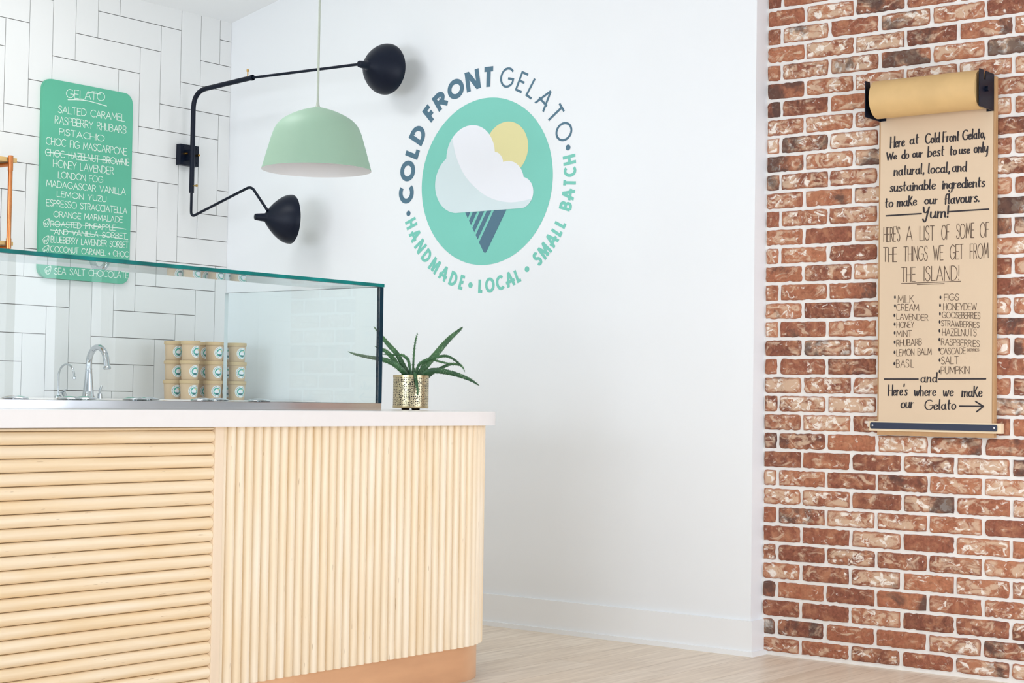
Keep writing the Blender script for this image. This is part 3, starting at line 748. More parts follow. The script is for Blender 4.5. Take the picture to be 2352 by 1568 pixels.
# leaves: outline points measured on the plant, each with how far it leans to the viewer at its tip
leaves = [
 ([(825, 880), (745, 780), (640, 700), (540, 660), (430, 640), (220, 600), (100, 560)], 62, .05),
 ([(835, 880), (700, 730), (640, 640), (560, 560), (500, 530), (420, 497)], 56, -.02),
 ([(850, 880), (760, 720), (690, 590), (590, 480), (510, 385), (460, 320), (408, 258)], 58, -.06),
 ([(862, 880), (830, 680), (790, 625), (740, 600), (640, 598), (510, 594)], 34, .02),
 ([(880, 880), (888, 650), (900, 510), (918, 400), (940, 332)], 24, -.03),
 ([(930, 880), (1060, 700), (1150, 600), (1250, 480), (1340, 385), (1430, 310), (1482, 264)], 74, -.04),
 ([(905, 880), (950, 725), (1040, 662), (1150, 630), (1270, 612), (1350, 640), (1430, 700), (1475, 745), (1506, 808)], 34, .03),
 ([(930, 880), (1010, 700), (1090, 655), (1200, 680), (1300, 702), (1400, 712), (1492, 755)], 26, -.02),
 ([(1030, 890), (1120, 810), (1200, 768), (1330, 712), (1440, 722), (1490, 752)], 40, -.05),
 ([(950, 890), (1050, 812), (1150, 788), (1300, 808), (1450, 850), (1580, 905), (1680, 970)], 66, .04),
 ([(905, 845), (908, 822), (915, 880), (928, 960), (938, 1040), (928, 1088)], 48, .085),
 ([(900, 880), (896, 810), (902, 752)], 26, .0),
]
for pts, wmax, lean in leaves:
    n = len(pts); P = []
    for i, (zx, zy) in enumerate(pts):
        t = i / (n - 1); dep = DP - lean * (t ** .7 if lean < .08 else (.62 + .38 * t))
        P.append(at_depth(780 + zx / 5.2275, 700 + zy / 5.2275, dep))
    Q = smooth_path(P, 7); k = len(Q); sc_ = wmax / 5.2275 / FPX * DP / 2
    rad = [sc_ * 1.12 * max(.05, 1 - (i / (k - 1)) ** 2.6 * .95) ** .9 for i in range(k)]
    b = BM(); tube(b, Q, rad, seg=10, flat=(FW, .45))
    up_ = RT
    for i in range(3, k - 3, 2):                  # little teeth along both edges
        t = (Q[i + 1] - Q[i - 1]).normalized(); sd = t.cross(FW).normalized()
        for s_ in (-1, 1):
            c = Q[i] + sd * s_ * rad[i] * .96
            tube(b, [c, c + (sd * s_ + t * .5) * .0026], [.0011, .0001], seg=4)
    build('leaf', b, M['aloe'], pot, smooth=True)

# ------------------------------------------------------------------ pendant lamp
pl = Vector((-1.1217, -1.6834, 1.762)); PT = 1.992
pend = empty('pendant_lamp', (pl.x, pl.y, pl.z)); tag(pend, 'pale mint dome pendant lamp with white inside, hanging over the counter', 'lamp')
prof = [(0.004, .2325), (.062, .216), (.112, .193), (.141, .170), (.1585, .141), (.176, .085), (.1905, .033), (.2, 0.0)]
pp = [tuple(v)[:2] for v in smooth_path([(r, z, 0) for r, z in prof], 5)]
b = BM(); lathe(b, pp, pl, seg=72); o = build('shade', b, M['mint'], pend, smooth=True)
b = BM(); lathe(b, [(max(r - .0022, .001), z - .0016) for r, z in pp[:-1]] + [(.1978, .0), (.2, 0.0)], pl, seg=72)
o = build('shade_lining', b, M['white_in'], pend, smooth=True); o['label'] = 'white inside of the shade'
zc = zc0 - .075 + (zc1 - zc0 + .075) * (.3 - pl.y) / 3.0
b = BM(); tube(b, [(pl.x, pl.y, pl.z + .231), (pl.x, pl.y, zc)], .0042, 10); lathe(b, [(.0042, .255), (.007, .236), (.012, .229)], pl, seg=16); build('cord', b, M['cord'], pend, smooth=True)
b = BM(); lathe(b, [(0, 0), (.055, 0), (.055, -.03), (0, -.03)], (pl.x, pl.y, zc + .012)); build('ceiling_rose', b, M['white_in'], pend, smooth=True)
b = BM(); lathe(b, [(0, .2), (.022, .2), (.022, .13), (.018, .125), (.03, .1), (.034, .075), (.025, .05), (0, .042)], pl, seg=24); build('bulb', b, M['white_in'], pend, smooth=True)

# ------------------------------------------------------------------ two-armed wall lamp
XP = -.294
sc = empty('wall_lamp', (XP, -.02, 2.04)); tag(sc, 'black two armed swing wall lamp bolted to the white tiles', 'lamp')
b = BM(); box(b, (-.329, 0, 1.999), (-.2165, -.03, 2.0955), .0015); build('wall_plate', b, M['black'], sc)
for dx in (-.309, -.2295):
    for z_ in (2.083, 2.0155):
        b = BM(); lathe(b, [(0, .033), (.0035, .032), (.005, .028), (.005, .026)], (dx, 0, z_), (0, -1, 0), 12); build('screw', b, M['black'], sc, smooth=True)
for dx in (-.307, -.233):
    b = BM(); lathe(b, [(0, .046), (.003, .046), (.003, .05), (.0055, .05), (.0055, .028), (0, .028)], (dx, 0, 2.0505), (0, -1, 0), 14); o = build('thumb_bolt', b, M['brass'], sc, smooth=True); o['label'] = 'brass bolt'
yp = -.072
pa = fillet([(XP, yp, 1.868), (XP, yp, 2.338), (XP, -.4561, 2.362)], .085, 10)
b = BM(); tube(b, pa, .0112, 16); build('upper_arm_tube', b, M['black'], sc, smooth=True)
b = BM(); box(b, (-.2985, -.02, 2.02), (-.2895, yp, 2.07), .003); build('clamp', b, M['black'], sc)
b = BM(); tube(b, [(XP, -.44, 2.362), (XP, -1.12, 2.351)], .0062, 12); build('extension_rod', b, M['black'], sc, smooth=True)
b = BM(); lathe(b, [(.0112, 0), (.0135, .002), (.0135, .012), (.0112, .014)], (XP, -.452, 2.362), (0, -1, 0.0), 16); build('collar', b, M['black'], sc, smooth=True)
b = BM(); lathe(b, [(0, 0), (.003, 0), (.003, .02), (.0055, .02), (.0055, .03), (0, .03)], (XP, -.43, 2.372), (0, 0, 1), 12); build('set_screw', b, M['brass'], sc, smooth=True)
b = BM(); lathe(b, [(0, 0), (.003, 0), (.003, .016), (.0055, .016), (.0055, .024), (0, .024)], (XP, yp - .008, 1.9), (.3, -1, 0), 12); build('set_screw', b, M['brass'], sc, smooth=True)
arm_end = Vector((-.294, -.575, 1.757))
pb = fillet([(XP, yp, 1.885), (XP, yp, 1.755), (XP, -.4675, 1.8735), arm_end], .03, 8)
b = BM(); tube(b, pb, .0062, 12); build('lower_arm_rod', b, M['black'], sc, smooth=True)
def lamp_shade(tip, ax):
    b = BM(); ax = Vector(ax).normalized()
    pr_ = [(0, 0), (.012, .001), (.0142, .007), (.0170, .030), (.0195, .049), (.0270, .056), (.049, .074), (.072, .097), (.091, .121), (.104, .144), (.109, .160), (.110, .173)]
    q = [tuple(v)[:2] for v in smooth_path([(r, h, 0) for r, h in pr_], 4)]
    inner = [(max(r - .0025, 0.0), h - .0005) for r, h in q[::-1] if h > .05] + [(0, .05)]
    lathe(b, q + inner, tip, ax, 56)
    return b
u_tip = Vector((-.309, -1.124, 2.349))
b = lamp_shade(u_tip, (1, -.02, .025)); build('upper_shade', b, M['black'], sc, smooth=True)
l_tip = Vector((-.343, -.545, 1.727))
b = lamp_shade(l_tip, (.927, -.375, 0.0)); build('lower_shade', b, M['black'], sc, smooth=True)

# ------------------------------------------------------------------ green menu board
bx0, bx1, bz0, bz1, th = -1.0895, -.6, 1.427, 2.283, .016
menu = empty('menu_board', (-.845, 0, bz0)); tag(menu, 'green chalk menu board listing gelato flavours, on the white tiled wall', 'menu board')
def rrect(x0, x1, z0, z1, r, n=8):
    pts = []
    for cx, cz, a0 in ((x1 - r, z1 - r, 0), (x0 + r, z1 - r, 90), (x0 + r, z0 + r, 180), (x1 - r, z0 + r, 270)):
        pts += [(cx + r * math.cos(math.radians(a0 + 90 * k / n)), cz + r * math.sin(math.radians(a0 + 90 * k / n))) for k in range(n + 1)]
    return pts
b = BM(); A = [b.verts.new((x_, -.0005, z_)) for x_, z_ in rrect(bx0, bx1, bz0, bz1, .045)]
B_ = [b.verts.new((x_, -th, z_)) for x_, z_ in rrect(bx0, bx1, bz0, bz1, .045)]
for k in range(len(A)): b.faces.new((A[k], A[(k + 1) % len(A)], B_[(k + 1) % len(A)], B_[k]))
b.faces.new(A); b.faces.new(B_)
bmesh.ops.bevel(b, geom=[e for e in b.edges if abs(e.verts[0].co.y + th) < 1e-5 and abs(e.verts[1].co.y + th) < 1e-5], offset=.002, segments=2, affect='EDGES')
build('board', b, M['board'], menu)
OFF = Vector((0, -.0006, 0))
zA = lambda x, y: hit(90 + x / 6.532, 180 + y / 6.532, 1, -th)
zB = lambda x, y: hit(85 + x / 6.031, 400 + y / 6.031, 1, -th)
PXM = .00188                                      # metres per photo pixel on the tiled wall
heading = BM(); flav = BM(); struck = BM()
def menu_line(bm, z, text, x0, y0, x1, y1, h, sc_):
    write_line(bm, text, z(x0, y0), z(x1, y1), h / sc_ * PXM * 1.0, .0029, track=.13, space=.42, off=OFF, jitter=.035, rs=random.Random(len(text) * 7 + int(x0)))
menu_line(heading, zA, 'GELATO', 405, 285, 985, 340, 125, 6.532)
for t in (('SALTED CARAMEL', 282, 512, 1280, 642, 105), ('RASPBERRY RHUBARB', 232, 672, 1303, 830, 112), ('PISTACHIO', 300, 845, 975, 945, 92), ('CHOC FIG MASCARPONE', 100, 985, 1310, 1150, 105), ('HONEY LAVENDER', 210, 1325, 1110, 1440, 108), ('LONDON FOG', 282, 1492, 955, 1565, 95)): menu_line(flav, zA, *t, 6.532)
for t in (('MADAGASCAR VANILLA', 130, 165, 1225, 285, 88), ('LEMON YUZU', 275, 305, 955, 385, 76), ('ESPRESSO STRACCIATELLA', 130, 435, 1245, 550, 88), ('ORANGE MARMALADE', 230, 592, 1180, 668, 80), ('BLUEBERRY LAVENDER SORBET', 190, 942, 1262, 1022, 84), ('COCONUT CARAMEL + CHOC', 185, 1072, 1262, 1148, 78), ('SEA SALT CHOCOLATE', 238, 1382, 1262, 1440, 86)): menu_line(flav, zB, *t, 6.031)
menu_line(struck, zA, 'CHOC HAZELNUT BROWNIE', 90, 1158, 1350, 1312, 100, 6.532)
menu_line(struck, zB, 'ROASTED PINEAPPLE', 190, 722, 1085, 780, 78, 6.031)
menu_line(struck, zB, 'AND VANILLA SORBET', 240, 832, 1235, 892, 74, 6.031)
def pen_path(bm, pts3, pen, off=OFF, up=Vector((0, 0, 1))):
    """free pen line through room points lying on one upright plane"""
    o3 = pts3[0]; d = (pts3[-1] - pts3[0]); d.z = 0
    u = d.normalized() if d.length > 1e-6 else Vector((1, 0, 0))
    ribbon(bm, [((p - o3).dot(u), (p - o3).z) for p in pts3], pen, lambda a_, b_, l=0: o3 + u * a_ + up * b_ + off + off.normalized() * l)
pen_path(heading, smooth_path([zA(430, 320), zA(700, 332), zA(1010, 415)]), .0036)
pen_path(heading, [zA(720, 205), zA(915, 235)], .0034)
for pts in ([(120, 1112), (340, 1130), (900, 1215), (1250, 1252)],): pen_path(struck, smooth_path([zA(*p) for p in pts]), .0034)
for pts in ([(190, 690), (600, 705), (1080, 740), (1230, 762)], [(185, 772), (480, 800), (850, 842), (1258, 905)]): pen_path(struck, smooth_path([zB(*p) for p in pts]), .003)
for cx, cy in ((128, 682), (122, 918), (122, 1050), (150, 1335)):   # little sprig marks beside the dairy free lines
    leafs = BM(); ring = [(cx - 42, cy - 18), (cx - 10, cy - 48), (cx + 40, cy - 62), (cx + 34, cy + 10), (cx + 6, cy + 46), (cx - 30, cy + 34), (cx - 42, cy - 18)]
    R3 = smooth_path([zB(*p) for p in ring])
    ribbon(leafs, [(p.x, p.z) for p in R3], .0026, lambda a_, b_, l=0: Vector((a_, -th - l, b_)) + OFF)
    for s_ in ([(cx - 18, cy + 30), (cx - 14, cy - 8), (cx + 6, cy + 14), (cx + 40, cy - 66)], [(cx - 26, cy - 4), (cx - 10, cy + 8)]):
        ribbon(leafs, [(p.x, p.z) for p in [zB(*q) for q in s_]], .0026, lambda a_, b_, l=0: Vector((a_, -th - l, b_)) + OFF)
    build('sprig_mark', leafs, M['chalk'], menu)
build('heading_lettering', heading, M['chalk'], menu); build('flavour_lettering', flav, M['chalk'], menu)
build('struck_out_lettering', struck, M['chalk'], menu)

# ------------------------------------------------------------------ copper pipe shelf at the left edge
sh = empty('pipe_shelf', (-2.0, -.1, 1.53)); tag(sh, 'two tier oak and copper pipe wall shelf left of the green menu board', 'shelf')
for z0, z1, xe in ((1.8735, 1.8915, -1.336), (1.5335, 1.5495, -1.345)):
    b = BM(); box(b, (-3.2, -.003, z0), (xe, -.19, z1), .001); build('shelf_board', b, M['shelf'], sh)
for xk in (-1.3745, -3.1):
    b = BM(); tube(b, [(xk, -.2, 1.533), (xk, -.2, 1.898)], .0092, 18)
    for z_ in (1.852, 1.548): lathe(b, [(.0092, -.03 if z_ < 1.6 else -.016), (.0108, -.03 if z_ < 1.6 else -.016), (.0108, .012 if z_ < 1.6 else .045), (.0092, .012 if z_ < 1.6 else .045)], (xk, -.2, z_), seg=18)
    build('upright_pipe', b, M['pipe'], sh, smooth=True)
    for z_ in (1.863, 1.523):
        b = BM(); tube(b, [(xk, -.002, z_), (xk, -.2, z_)], .0092, 16); build('bracket_pipe', b, M['pipe'], sh, smooth=True)

# ------------------------------------------------------------------ back counter, taps and tubs
ZC = .9155
bc = empty('back_counter', (-2.0, -.3, 0)); tag(bc, 'white back counter along the tiled wall behind the gelato deck', 'counter')
b = BM(); box(b, (-4.2, -.004, .87), (-.014, -.62, ZC), .002); build('worktop', b, M['counter'], bc)
b = BM(); box(b, (-4.2, -.004, .02), (-.024, -.59, .87)); build('cabinet', b, M['trim'], bc)
fx, fy = -.918, -.15
fc = empty('tap', (fx, fy, ZC)); tag(fc, 'tall chrome gooseneck tap in front of the tiled wall', 'tap')
b = BM(); lathe(b, [(0, 0), (.030, 0), (.030, .004), (.0245, .012), (.0225, .03), (.0175, .08), (.0145, .118), (.0142, .122), (.0152, .1225), (.0152, .1265), (.0138, .127), (0, .127)], (fx, fy, ZC), seg=32); build('body', b, M['chrome'], fc, smooth=True)
sp = [(fx, fy, ZC + .12), (fx, fy, ZC + .15)] + [(fx, fy - .058 + .058 * math.cos(a_), ZC + .150 + .068 * math.sin(a_)) for a_ in [PI * k / 16 * .94 for k in range(1, 17)]] + [(fx, fy - .122, ZC + .132)]
b = BM(); tube(b, sp, .0132, 20); lathe(b, [(.0135, 0), (.0165, .004), (.0165, .012), (.0135, .014), (0, .013)], (fx, fy - .1215, ZC + .137), (0, -.12, -1), 20); build('spout', b, M['chrome'], fc, smooth=True)
b = BM(); q = Vector((-.857, fy, ZC)); lathe(b, [(0, 0), (.012, 0), (.010, .02), (.007, .022), (0, .022)], q, seg=18); tube(b, [q + Vector((0, 0, .02)), q + Vector((0, -.002, .034)), q + Vector((.004, -.008, .055))], [.005, .006, .005], 10); build('lever', b, M['chrome'], fc, smooth=True)
gx, gy = -1.051, -.12
ft = empty('filter_tap', (gx, gy, ZC)); tag(ft, 'slim chrome filter tap left of the tall gooseneck tap', 'tap')
b = BM(); lathe(b, [(0, 0), (.016, 0), (.016, .006), (.009, .012), (0, .012)], (gx, gy, ZC), seg=20); build('base', b, M['chrome'], ft, smooth=True)
sp = [(gx, gy, ZC + .008), (gx, gy, ZC + .092)] + [(gx, gy - .052 + .052 * math.cos(a_), ZC + .092 + .05 * math.sin(a_)) for a_ in [PI * k / 14 for k in range(1, 15)]] + [(gx, gy - .106, ZC + .084)]
b = BM(); tube(b, sp, .0042, 12); lathe(b, [(.0045, 0), (.0068, .002), (.0068, .009), (.0045, .011)], (gx, gy - .1055, ZC + .09), (0, 0, -1), 14); build('spout', b, M['chrome'], ft, smooth=True)
b = BM(); q = Vector((gx + .03, gy - .012, ZC)); tube(b, [q, q + Vector((-.014, 0, .026))], .009, 14); tube(b, [q + Vector((-.03, 0, .022)), q + Vector((.004, 0, .036))], .0028, 8); build('handle', b, M['chrome'], ft, smooth=True)
# kraft tubs: one built with its parts, the rest copied
PITCH = .0867
def make_tub():
    t = empty('gelato_tub', (0, 0, 0))
    b = BM(); lathe(b, [(0, 0), (.0345, 0), (.0355, .002), (.0395, .0715), (0, .0715)], seg=40); build('tub', b, M['cup'], t, smooth=True)
    b = BM(); lathe(b, [(0, .0705), (.0415, .0705), (.0432, .0715), (.0432, .084), (.0425, .0862), (.039, .0862), (.0385, .0842), (0, .0842)], seg=40); build('lid', b, M['cup_lid'], t, smooth=True)
    def on_cup(u, v, lift):                       # wrap sticker coordinates round the tub, facing -Y
        r = .0355 + (.0395 - .0355) * (v / .0715) + lift; a_ = u / .0375
        return Vector((r * math.sin(a_), -r * math.cos(a_), v))
    def disc(name, mm, cu, cv, ru, lift, a0=0, a1=360):
        b = BM(); n = 28
        rings = [[b.verts.new(on_cup(cu + ru * s_ * math.cos(math.radians(a0 + (a1 - a0) * k / n)), cv + ru * s_ * math.sin(math.radians(a0 + (a1 - a0) * k / n)), lift)) for k in range(n + 1)] for s_ in (.02, .35, .7, 1)]
        for A, B_ in zip(rings, rings[1:]):
            for k in range(n): b.faces.new((A[k], A[k + 1], B_[k + 1], B_[k]))
        return build(name, b, mm, st if name != 'sticker' else t)
    st = disc('sticker', M['sticker'], 0, .038, .0268, .0004)
    disc('sticker_roundel', M['sticker_teal'], 0, .038, .0172, .0007)
    disc('sticker_sun', M['sun'], .0062, .0446, .0056, .0009)
    b = BM(); n = 20
    for cu, cv, ru in ((-.002, .0418, .0074), (-.007, .0372, .0060), (.006, .0362, .0054), (0, .0362, .0058)):
        b.faces.new([b.verts.new(on_cup(cu + ru * math.cos(2 * PI * k / n), cv + ru * math.sin(2 * PI * k / n), .0012)) for k in range(n)])
    build('sticker_cloud', b, M['cloud'], st)
    disc('sticker_cone', M['sticker_dark'], 0, .0302, .008, .0010, 180, 360)
    b = BM()
    for k in range(26):                           # the ring of tiny lettering
        ang = math.radians(100 + 160 / 13 * k) if k < 13 else math.radians(-70 + 150 / 13 * (k - 13))
        du = .0022
        ring = [(.0220 + s1 * .0018, ang + s2 * .045) for s1, s2 in ((-1, -1), (1, -1), (1, 1), (-1, 1))]
        b.faces.new([b.verts.new(on_cup(r_ * math.cos(a_),   .038 + r_ * math.sin(a_), .0008)) for r_, a_ in ring])
    build('sticker_lettering', b, M['sticker_dark'], st)
    return t
def copy_tree(o, parent=None):
    c = o.copy(); COL.objects.link(c)
    if parent: c.parent = parent
    for ch in list(o.children): copy_tree(ch, c)
    return c
tub0 = make_tub(); used = False
stacks = [(-.488, -.305, 'front left'), (-.347, -.305, 'front middle'), (-.207, -.305, 'front right'), (-.488, -.195, 'back left'), (-.333, -.195, 'back middle'), (-.197, -.195, 'back right')]
rs = random.Random(3)
for si, (x_, y_, wd) in enumerate(stacks):
    for lv, lw in enumerate(('bottom', 'middle', 'topmost')):
        t = tub0 if not used else copy_tree(tub0); used = True
        lean = lv * .0015
        t.location = (x_ + rs.uniform(-.002, .002), y_ + rs.uniform(-.002, .002), ZC + PITCH * lv)
        t.rotation_euler = (0, 0, math.radians((-6, -12, -14, -8, 4, 3)[si] + (0, 4, 10)[lv] * (1 if si < 3 else .3)))
        tag(t, 'lidded kraft paper gelato tub with round sticker, %s of the %s stack' % (lw, wd), 'tub', 'kraft gelato tubs stacked on the back counter')

# ------------------------------------------------------------------ the painted roundel on the white wall
LU, LV, LR = 1.574, 1.8532, .3531
logo = empty('wall_roundel', (0, -LU, LV)); tag(logo, 'round teal ice cream cone and cloud emblem with ringed lettering painted on white wall', 'wall sign')
def put_logo(lift): return lambda u, v, l=0: Vector((-lift - l, -(LU + u * LR), LV + v * LR))
def flat(name, polys, mm, lift, parent=logo):
    b = BM(); put = put_logo(lift); back = put_logo(0.0)
    for p in polys:
        vs = [b.verts.new(put(*q)) for q in p]
        for tri in tessellate_polygon([[Vector((q[0], q[1], 0)) for q in p]]): b.faces.new([vs[i] for i in tri])
    return build(name, b, mm, parent)
circle = lambda cx, cy, r, a0=0, a1=360, n=72: [(cx + r * math.cos(math.radians(a0 + (a1 - a0) * k / n)), cy + r * math.sin(math.radians(a0 + (a1 - a0) * k / n))) for k in range(n + (0 if abs(a1 - a0) == 360 else 1))]
flat('disc', [circle(0, 0, 1, n=120)], M['teal'], .0006)
flat('sun', [circle(.313, .366, .322)], M['sun'], .0010)
# cloud outline: arcs from joint to joint
def arc_through(p, q, bulge_pt, n=24):
    (ax, ay), (bx_, by), (cx, cy) = p, bulge_pt, q
    d = 2 * (ax * (by - cy) + bx_ * (cy - ay) + cx * (ay - by))
    ux = ((ax * ax + ay * ay) * (by - cy) + (bx_ ** 2 + by ** 2) * (cy - ay) + (cx ** 2 + cy ** 2) * (ay - by)) / d
    uy = ((ax * ax + ay * ay) * (cx - bx_) + (bx_ ** 2 + by ** 2) * (ax - cx) + (cx ** 2 + cy ** 2) * (bx_ - ax)) / d
    r = math.hypot(ax - ux, ay - uy); a0 = math.atan2(ay - uy, ax - ux); a1 = math.atan2(cy - uy, cx - ux); am = math.atan2(by - uy, bx_ - ux)
    cw = (a0 - am) % (2 * PI) < (a0 - a1) % (2 * PI)
    tot = -((a0 - a1) % (2 * PI)) if cw else ((a1 - a0) % (2 * PI))
    return [(ux + r * math.cos(a0 + tot * k / n), uy + r * math.sin(a0 + tot * k / n)) for k in range(n + 1)]
big = arc_through((-.611, .316), (.14, .3432), (-.195, .69))
small = arc_through((.14, .3432), (.2676, .2118), (.2295, .2944), 10)
mid = arc_through((.2676, .2118), (.5760, .0118), (.3555+.09, .190))
right = arc_through((.5760, .0118), (.5652, -.3535), (.7210, -.1620))
left = arc_through((-.4542, -.3545), (-.611, .316), (-.7822, -.0041), 30)
flat('cloud', [big + small[1:] + mid[1:] + right[1:] + left[:-1]], M['cloud'], .0014)
sh_in = [tuple(v)[:2] for v in smooth_path([(p[0], p[1], 0) for p in ((-.5181, .5459), (-.4533, .3233), (-.3086, .0807), (-.0877, -.1107), (.1091, -.2146), (.3409, -.2702), (.5307, -.2717), (.6899, -.2513))], 6)]
lower_right = [p for p in right if p[1] < -.2513 and p[0] > .56]
big_part = [p for p in big if p[0] < -.5181 and p[1] < .5459]
flat('cloud_shade', [sh_in + lower_right + left + big_part[1:]], M['cloud_shade'], .0018)
cone = [[(-.3, -.357), (-.2225, -.356), (-.261, -.43)], [(-.1851, -.356), (-.1165, -.356), (-.2096, -.5135), (-.2397, -.4583)],
        [(-.0762, -.356), (-.0080, -.356), (-.1564, -.6013), (-.1864, -.5488)], [(.0301, -.356), (.0997, -.356), (-.1021, -.6913), (-.1346, -.6364)],
        [(.1376, -.356), (.3288, -.356), (.0366, -.8400), (.027, -.8510), (.0130, -.8543), (-.0005, -.851), (-.0110, -.8400), (-.0816, -.7257)]]
flat('cone', cone, M['slate'], .0012)
def ring_text(name, text, widths, a_start, a_end, r0, r1, t, mm, inward=False, gap_units=.0):
    """capitals round the disc; angles in degrees; inward letters stand with their heads to the centre"""
    b = BM(); H = r1 - r0; rm = (r0 + r1) / 2
    total = sum(widths[c] if c != ' ' else widths.get(' ', .4) for c in text); n = len(text)
    span = math.radians(abs(a_end - a_start)) * rm / H
    gap = (span - total) / (n - 1); x_ = 0
    for c in text:
        w = widths[c] if c != ' ' else widths.get(' ', .4)
        if c != ' ':
            s_ = (x_ + w / 2) * H / rm; ang = math.radians(a_start) + (s_ if inward else -s_)
            er = Vector((math.cos(ang), math.sin(ang))); et = Vector((-er.y, er.x)) if inward else Vector((er.y, -er.x))
            base = er * (r1 if inward else r0); upv = -er if inward else er
            P = put_logo(.0008)
            sign_glyph(b, c, w, t, lambda a_, b_, l=0: P(*(base + et * ((a_ - w / 2) * H) + upv * (b_ * H)), l))
        x_ += w + gap
    return build(name, b, mm, logo)
boldw = dict(C=.95, O=1.06, L=.62, D=.86, F=.62, R=.80, N=.90, T=.80)
ring_text('bold_lettering', 'COLD', boldw, 188.8, 143.9, 1.130, 1.374, .25, M['slate'])
ring_text('bold_lettering', 'FRONT', boldw, 137.8, 84.4, 1.130, 1.374, .25, M['slate'])
thinw = dict(G=.86, E=.50, L=.48, A=.78, T=.60, O=.90)
ring_text('thin_lettering', 'GELATO', thinw, 80.6, 18.4, 1.130, 1.374, .112, M['slate'])
medw = dict(H=.62, A=.72, N=.68, D=.66, M=.84, E=.48, L=.46, O=.82, C=.70, S=.50, B=.58, T=.54)
medw[' '] = .45
ring_text('small_lettering', 'HANDMADE', medw, -161.6, -103.6, 1.155, 1.333, .205, M['teal_text'], True)
ring_text('small_lettering', 'LOCAL', medw, -93.8, -64.0, 1.155, 1.333, .205, M['teal_text'], True)
ring_text('small_lettering', 'SMALL', medw, -52.4, -24.6, 1.155, 1.333, .205, M['teal_text'], True)
ring_text('small_lettering', 'BATCH', medw, -19.3, 10.2, 1.155, 1.333, .205, M['teal_text'], True)
for ang, mm in ((14.3, 'slate'), (-165.3, 'slate'), (-59.0, 'teal_text'), (-99.4, 'teal_text')):
    flat('dot', [circle(1.250 * math.cos(math.radians(ang)), 1.250 * math.sin(math.radians(ang)), .034, n=24)], M[mm], .0008)

# ------------------------------------------------------------------ kraft paper scroll on the brick
XF = .050                                         # plane of the paper
yL, yR = -3.352, -3.7715
sg = empty('paper_scroll_sign', (BX, -3.56, .84)); tag(sg, 'hand lettered kraft paper scroll sign mounted on the brick wall', 'sign')
b = BM(); box(b, (.0765, -3.345, .83), (XF + .0025, yR - .0065, 2.076), .0008); build('backboard', b, M['plywood'], sg)
b = BM(); box(b, (XF, yL, .862), (XF + .0006, yR, 1.975)); build('paper_sheet', b, M['paper'], sg)
RR = .0670; rz = 2.0205; rx = XF - RR - .003
b = BM(); lathe(b, [(0, 0), (.02, 0), (.02, -.0), (RR, 0), (RR, .388), (.02, .388), (0, .388)], (rx, yL - .018, rz), (0, -1, 0), 64); build('paper_roll', b, M['roll'], sg, smooth=True)
b = BM(); tube(b, [(rx, yL + .004, rz), (rx, yR - .012, rz)], .009, 20); build('axle', b, M['black'], sg, smooth=True)
for y0, y1 in ((-3.3475, -3.351), (-3.7690, -3.7725)):
    b = BM()
    pts = [(XF + .002, 1.955), (XF + .002, 2.083), (rx + .004, 2.083), (rx - .002, 2.052), (rx - .014, 2.052), (rx - .018, 2.083), (rx - .052, 2.083), (rx - .052, 1.955)]
    A = [b.verts.new((x_, y0, z_)) for x_, z_ in pts]; B_ = [b.verts.new((x_, y1, z_)) for x_, z_ in pts]; n = len(pts)
    for k in range(n): b.faces.new((A[k], A[(k + 1) % n], B_[(k + 1) % n], B_[k]))
    b.faces.new(A[::-1]); b.faces.new(B_)
    yi = y1 - .022 if y0 > -3.5 else y0 + .022
    box(b, (XF + .0025, y0, 1.955), (XF - .001, yi, 2.083))
    build('bracket', b, M['black'], sg)
b = BM(); box(b, (XF - .0025, -3.3165, .8455), (XF + .026, -3.8045, .8805), .001); build('bottom_rail', b, M['ply_pale'], sg)
b = BM(); vs = rrect(-3.7925, -3.3215, .8530, .8755, .006, 5)
A = [b.verts.new((XF - .0026, y_, z_)) for y_, z_ in vs]; B_ = [b.verts.new((XF - .0056, y_, z_)) for y_, z_ in vs]; n = len(vs)
for k in range(n): b.faces.new((A[k], A[(k + 1) % n], B_[(k + 1) % n], B_[k]))
b.faces.new(A); b.faces.new(B_)
for yk in (-3.343, -3.770): box(b, (XF - .0054, yk - .0006, .854), (XF - .0061, yk + .0006, .8745))
build('tear_bar', b, M['navy'], sg)
for yk in (-3.331, -3.7815):
    b = BM(); lathe(b, [(.0, .0), (.0035, 0), (.0035, .0008), (.002, .0014), (0, .0010)], (XF - .0056, yk, .8645), (-1, 0, 0), 16); o = build('screw', b, M['steel'], sg, smooth=True); o['label'] = 'small silver screw'
XO = Vector((-.0007, 0, 0)); PXS = .00152          # metres per photo pixel on the paper
def zz(ox, oy, k): return lambda x_, y_: hit(ox + x_ / k, oy + y_ / k, 0, XF)
zC, zD, zE = zz(2010, 280, 6.534), zz(2010, 490, 7.466), zz(2010, 660, 4.479)
brushl = BM()
def brush_line(z, text, x0, y0, x1, y1, h, k, pen=.0056): write_line(brushl, text, z(x0, y0), z(x1, y1), h / k * PXS, pen, low=True, track=.14, space=.42, brush=.38, off=XO, slant=.06)
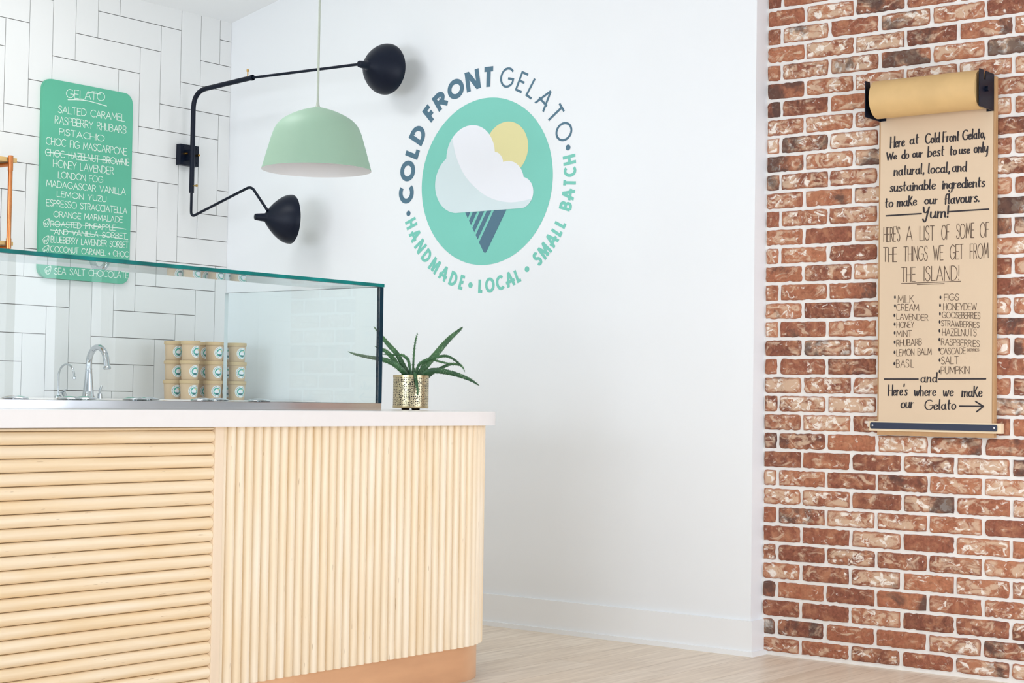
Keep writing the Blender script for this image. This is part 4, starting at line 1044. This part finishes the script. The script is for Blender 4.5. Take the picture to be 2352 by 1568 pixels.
for t in (('Here', 232, 388, 440, 362, 165), ('at', 525, 335, 650, 318, 145), ('Cold', 755, 325, 965, 303, 145), ('Front', 1020, 302, 1260, 283, 150), ('Gelato,', 1315, 272, 1650, 235, 145),
          ('We', 172, 572, 322, 556, 110), ('do', 402, 552, 505, 544, 130), ('our', 565, 532, 712, 522, 120), ('best', 795, 522, 1032, 502, 150), ('to', 1125, 498, 1222, 490, 140), ('use', 1265, 478, 1420, 468, 120), ('only', 1488, 462, 1690, 450, 150),
          ('natural,', 288, 805, 735, 772, 150), ('local,', 800, 772, 1120, 752, 150), ('and', 1162, 745, 1368, 738, 145),
          ('sustainable', 228, 1045, 905, 1005, 145), ('ingredients', 1012, 1002, 1645, 968, 145),
          ('to', 150, 1282, 268, 1272, 140), ('make', 335, 1270, 622, 1245, 145), ('our', 745, 1232, 940, 1222, 130), ('flavours.', 1040, 1232, 1560, 1192, 150)): brush_line(zC, *t, 6.534)
brush_line(zC, 'Yum!', 718, 1445, 1095, 1425, 165, 6.534, .0066)
for t in (('and', 472, 974, 635, 972, 96), ("Here's", 138, 1110, 330, 1108, 108), ('where', 405, 1112, 625, 1112, 100), ('we', 702, 1115, 805, 1115, 100), ('make', 895, 1122, 1100, 1122, 105), ('our', 268, 1240, 395, 1236, 105), ('Gelato', 512, 1258, 830, 1252, 100)): brush_line(zE, *t, 4.479, .0051)
for z_, a_, c_ in ((zC, (165, 1408), (695, 1375)), (zC, (1105, 1347), (1705, 1308)), (zE, (98, 942), (443, 942)), (zE, (655, 942), (1138, 940)), (zE, (870, 1220), (1112, 1222)), (zE, (1035, 1172), (1115, 1222)), (zE, (1045, 1278), (1115, 1222))):
    pen_path(brushl, [z_(*a_), z_(*c_)], .0052, XO)
build('brush_lettering', brushl, M['ink'], sg)
thin = BM()
def thin_line(z, text, x0, y0, x1, y1, h, k, pen=.0021, track=.16): write_line(thin, text, z(x0, y0), z(x1, y1), h / k * PXS, pen, track=track, space=.5, off=XO, jitter=.02, rs=random.Random(int(x0 + y0)))
for t in (("HERE'S", 150, 485, 425, 478), ('A', 535, 475, 635, 470), ('LIST', 768, 465, 1015, 458), ('OF', 1140, 448, 1272, 440), ('SOME', 1395, 430, 1700, 418), ('OF', 1800, 410, 1950, 402), ('THE', 140, 830, 375, 825), ('THINGS', 490, 820, 900, 805), ('WE', 1000, 805, 1168, 798), ('GET', 1285, 790, 1512, 780), ('FROM', 1632, 775, 1942, 762), ('THE', 455, 1172, 690, 1166), ('ISLAND!', 838, 1162, 1440, 1142)): thin_line(zD, *t, 250, 7.466, .0024)
for a_, c_ in (((450, 1203), (1470, 1163)), ((720, 1220), (1188, 1203))): pen_path(thin, [zD(*a_), zD(*c_)], .0024, XO)
for t in (('MILK', 235, 157, 398, 158, 78), ('CREAM', 220, 238, 452, 240, 68), ('LAVENDER', 222, 328, 545, 340, 62), ('HONEY', 225, 415, 400, 410, 60), ('MINT', 222, 508, 378, 506, 66), ('RHUBARB', 222, 607, 478, 592, 68), ('LEMON BALM', 222, 705, 580, 690, 68), ('BASIL', 218, 822, 400, 820, 78),
          ('FIGS', 712, 136, 860, 130, 66), ('HONEYDEW', 703, 235, 1045, 230, 70), ('GOOSEBERRIES', 690, 312, 1080, 322, 62), ('STRAWBERRIES', 682, 395, 1072, 415, 58), ('HAZELNUTS', 692, 495, 1042, 500, 72), ('RASPBERRIES', 682, 590, 1075, 612, 66), ('CASCADE', 670, 687, 930, 682, 62), ('BERRIES', 950, 655, 1070, 655, 24), ('SALT', 680, 790, 858, 783, 74), ('PUMPKIN', 680, 890, 970, 885, 74)):
    thin_line(zE, *t, 4.479, .0018 if t[0] != 'BERRIES' else .0012, .14)
build('thin_lettering', thin, M['ink_thin'], sg)
bl = BM()
for cx, cy in [(205, 100), (205, 188), (200, 287), (202, 378), (202, 467), (202, 562), (201, 667), (199, 783), (673, 102), (669, 183), (668, 270), (665, 354), (663, 445), (662, 536), (661, 638), (664, 747), (664, 863)]:
    c = zE(cx, cy); bl.faces.new([bl.verts.new(c + Vector((-.0007, -.0034 * math.cos(k * PI / 7), .0062 * math.sin(k * PI / 7)))) for k in range(14)])
build('bullet_mark', bl, M['ink'], sg)
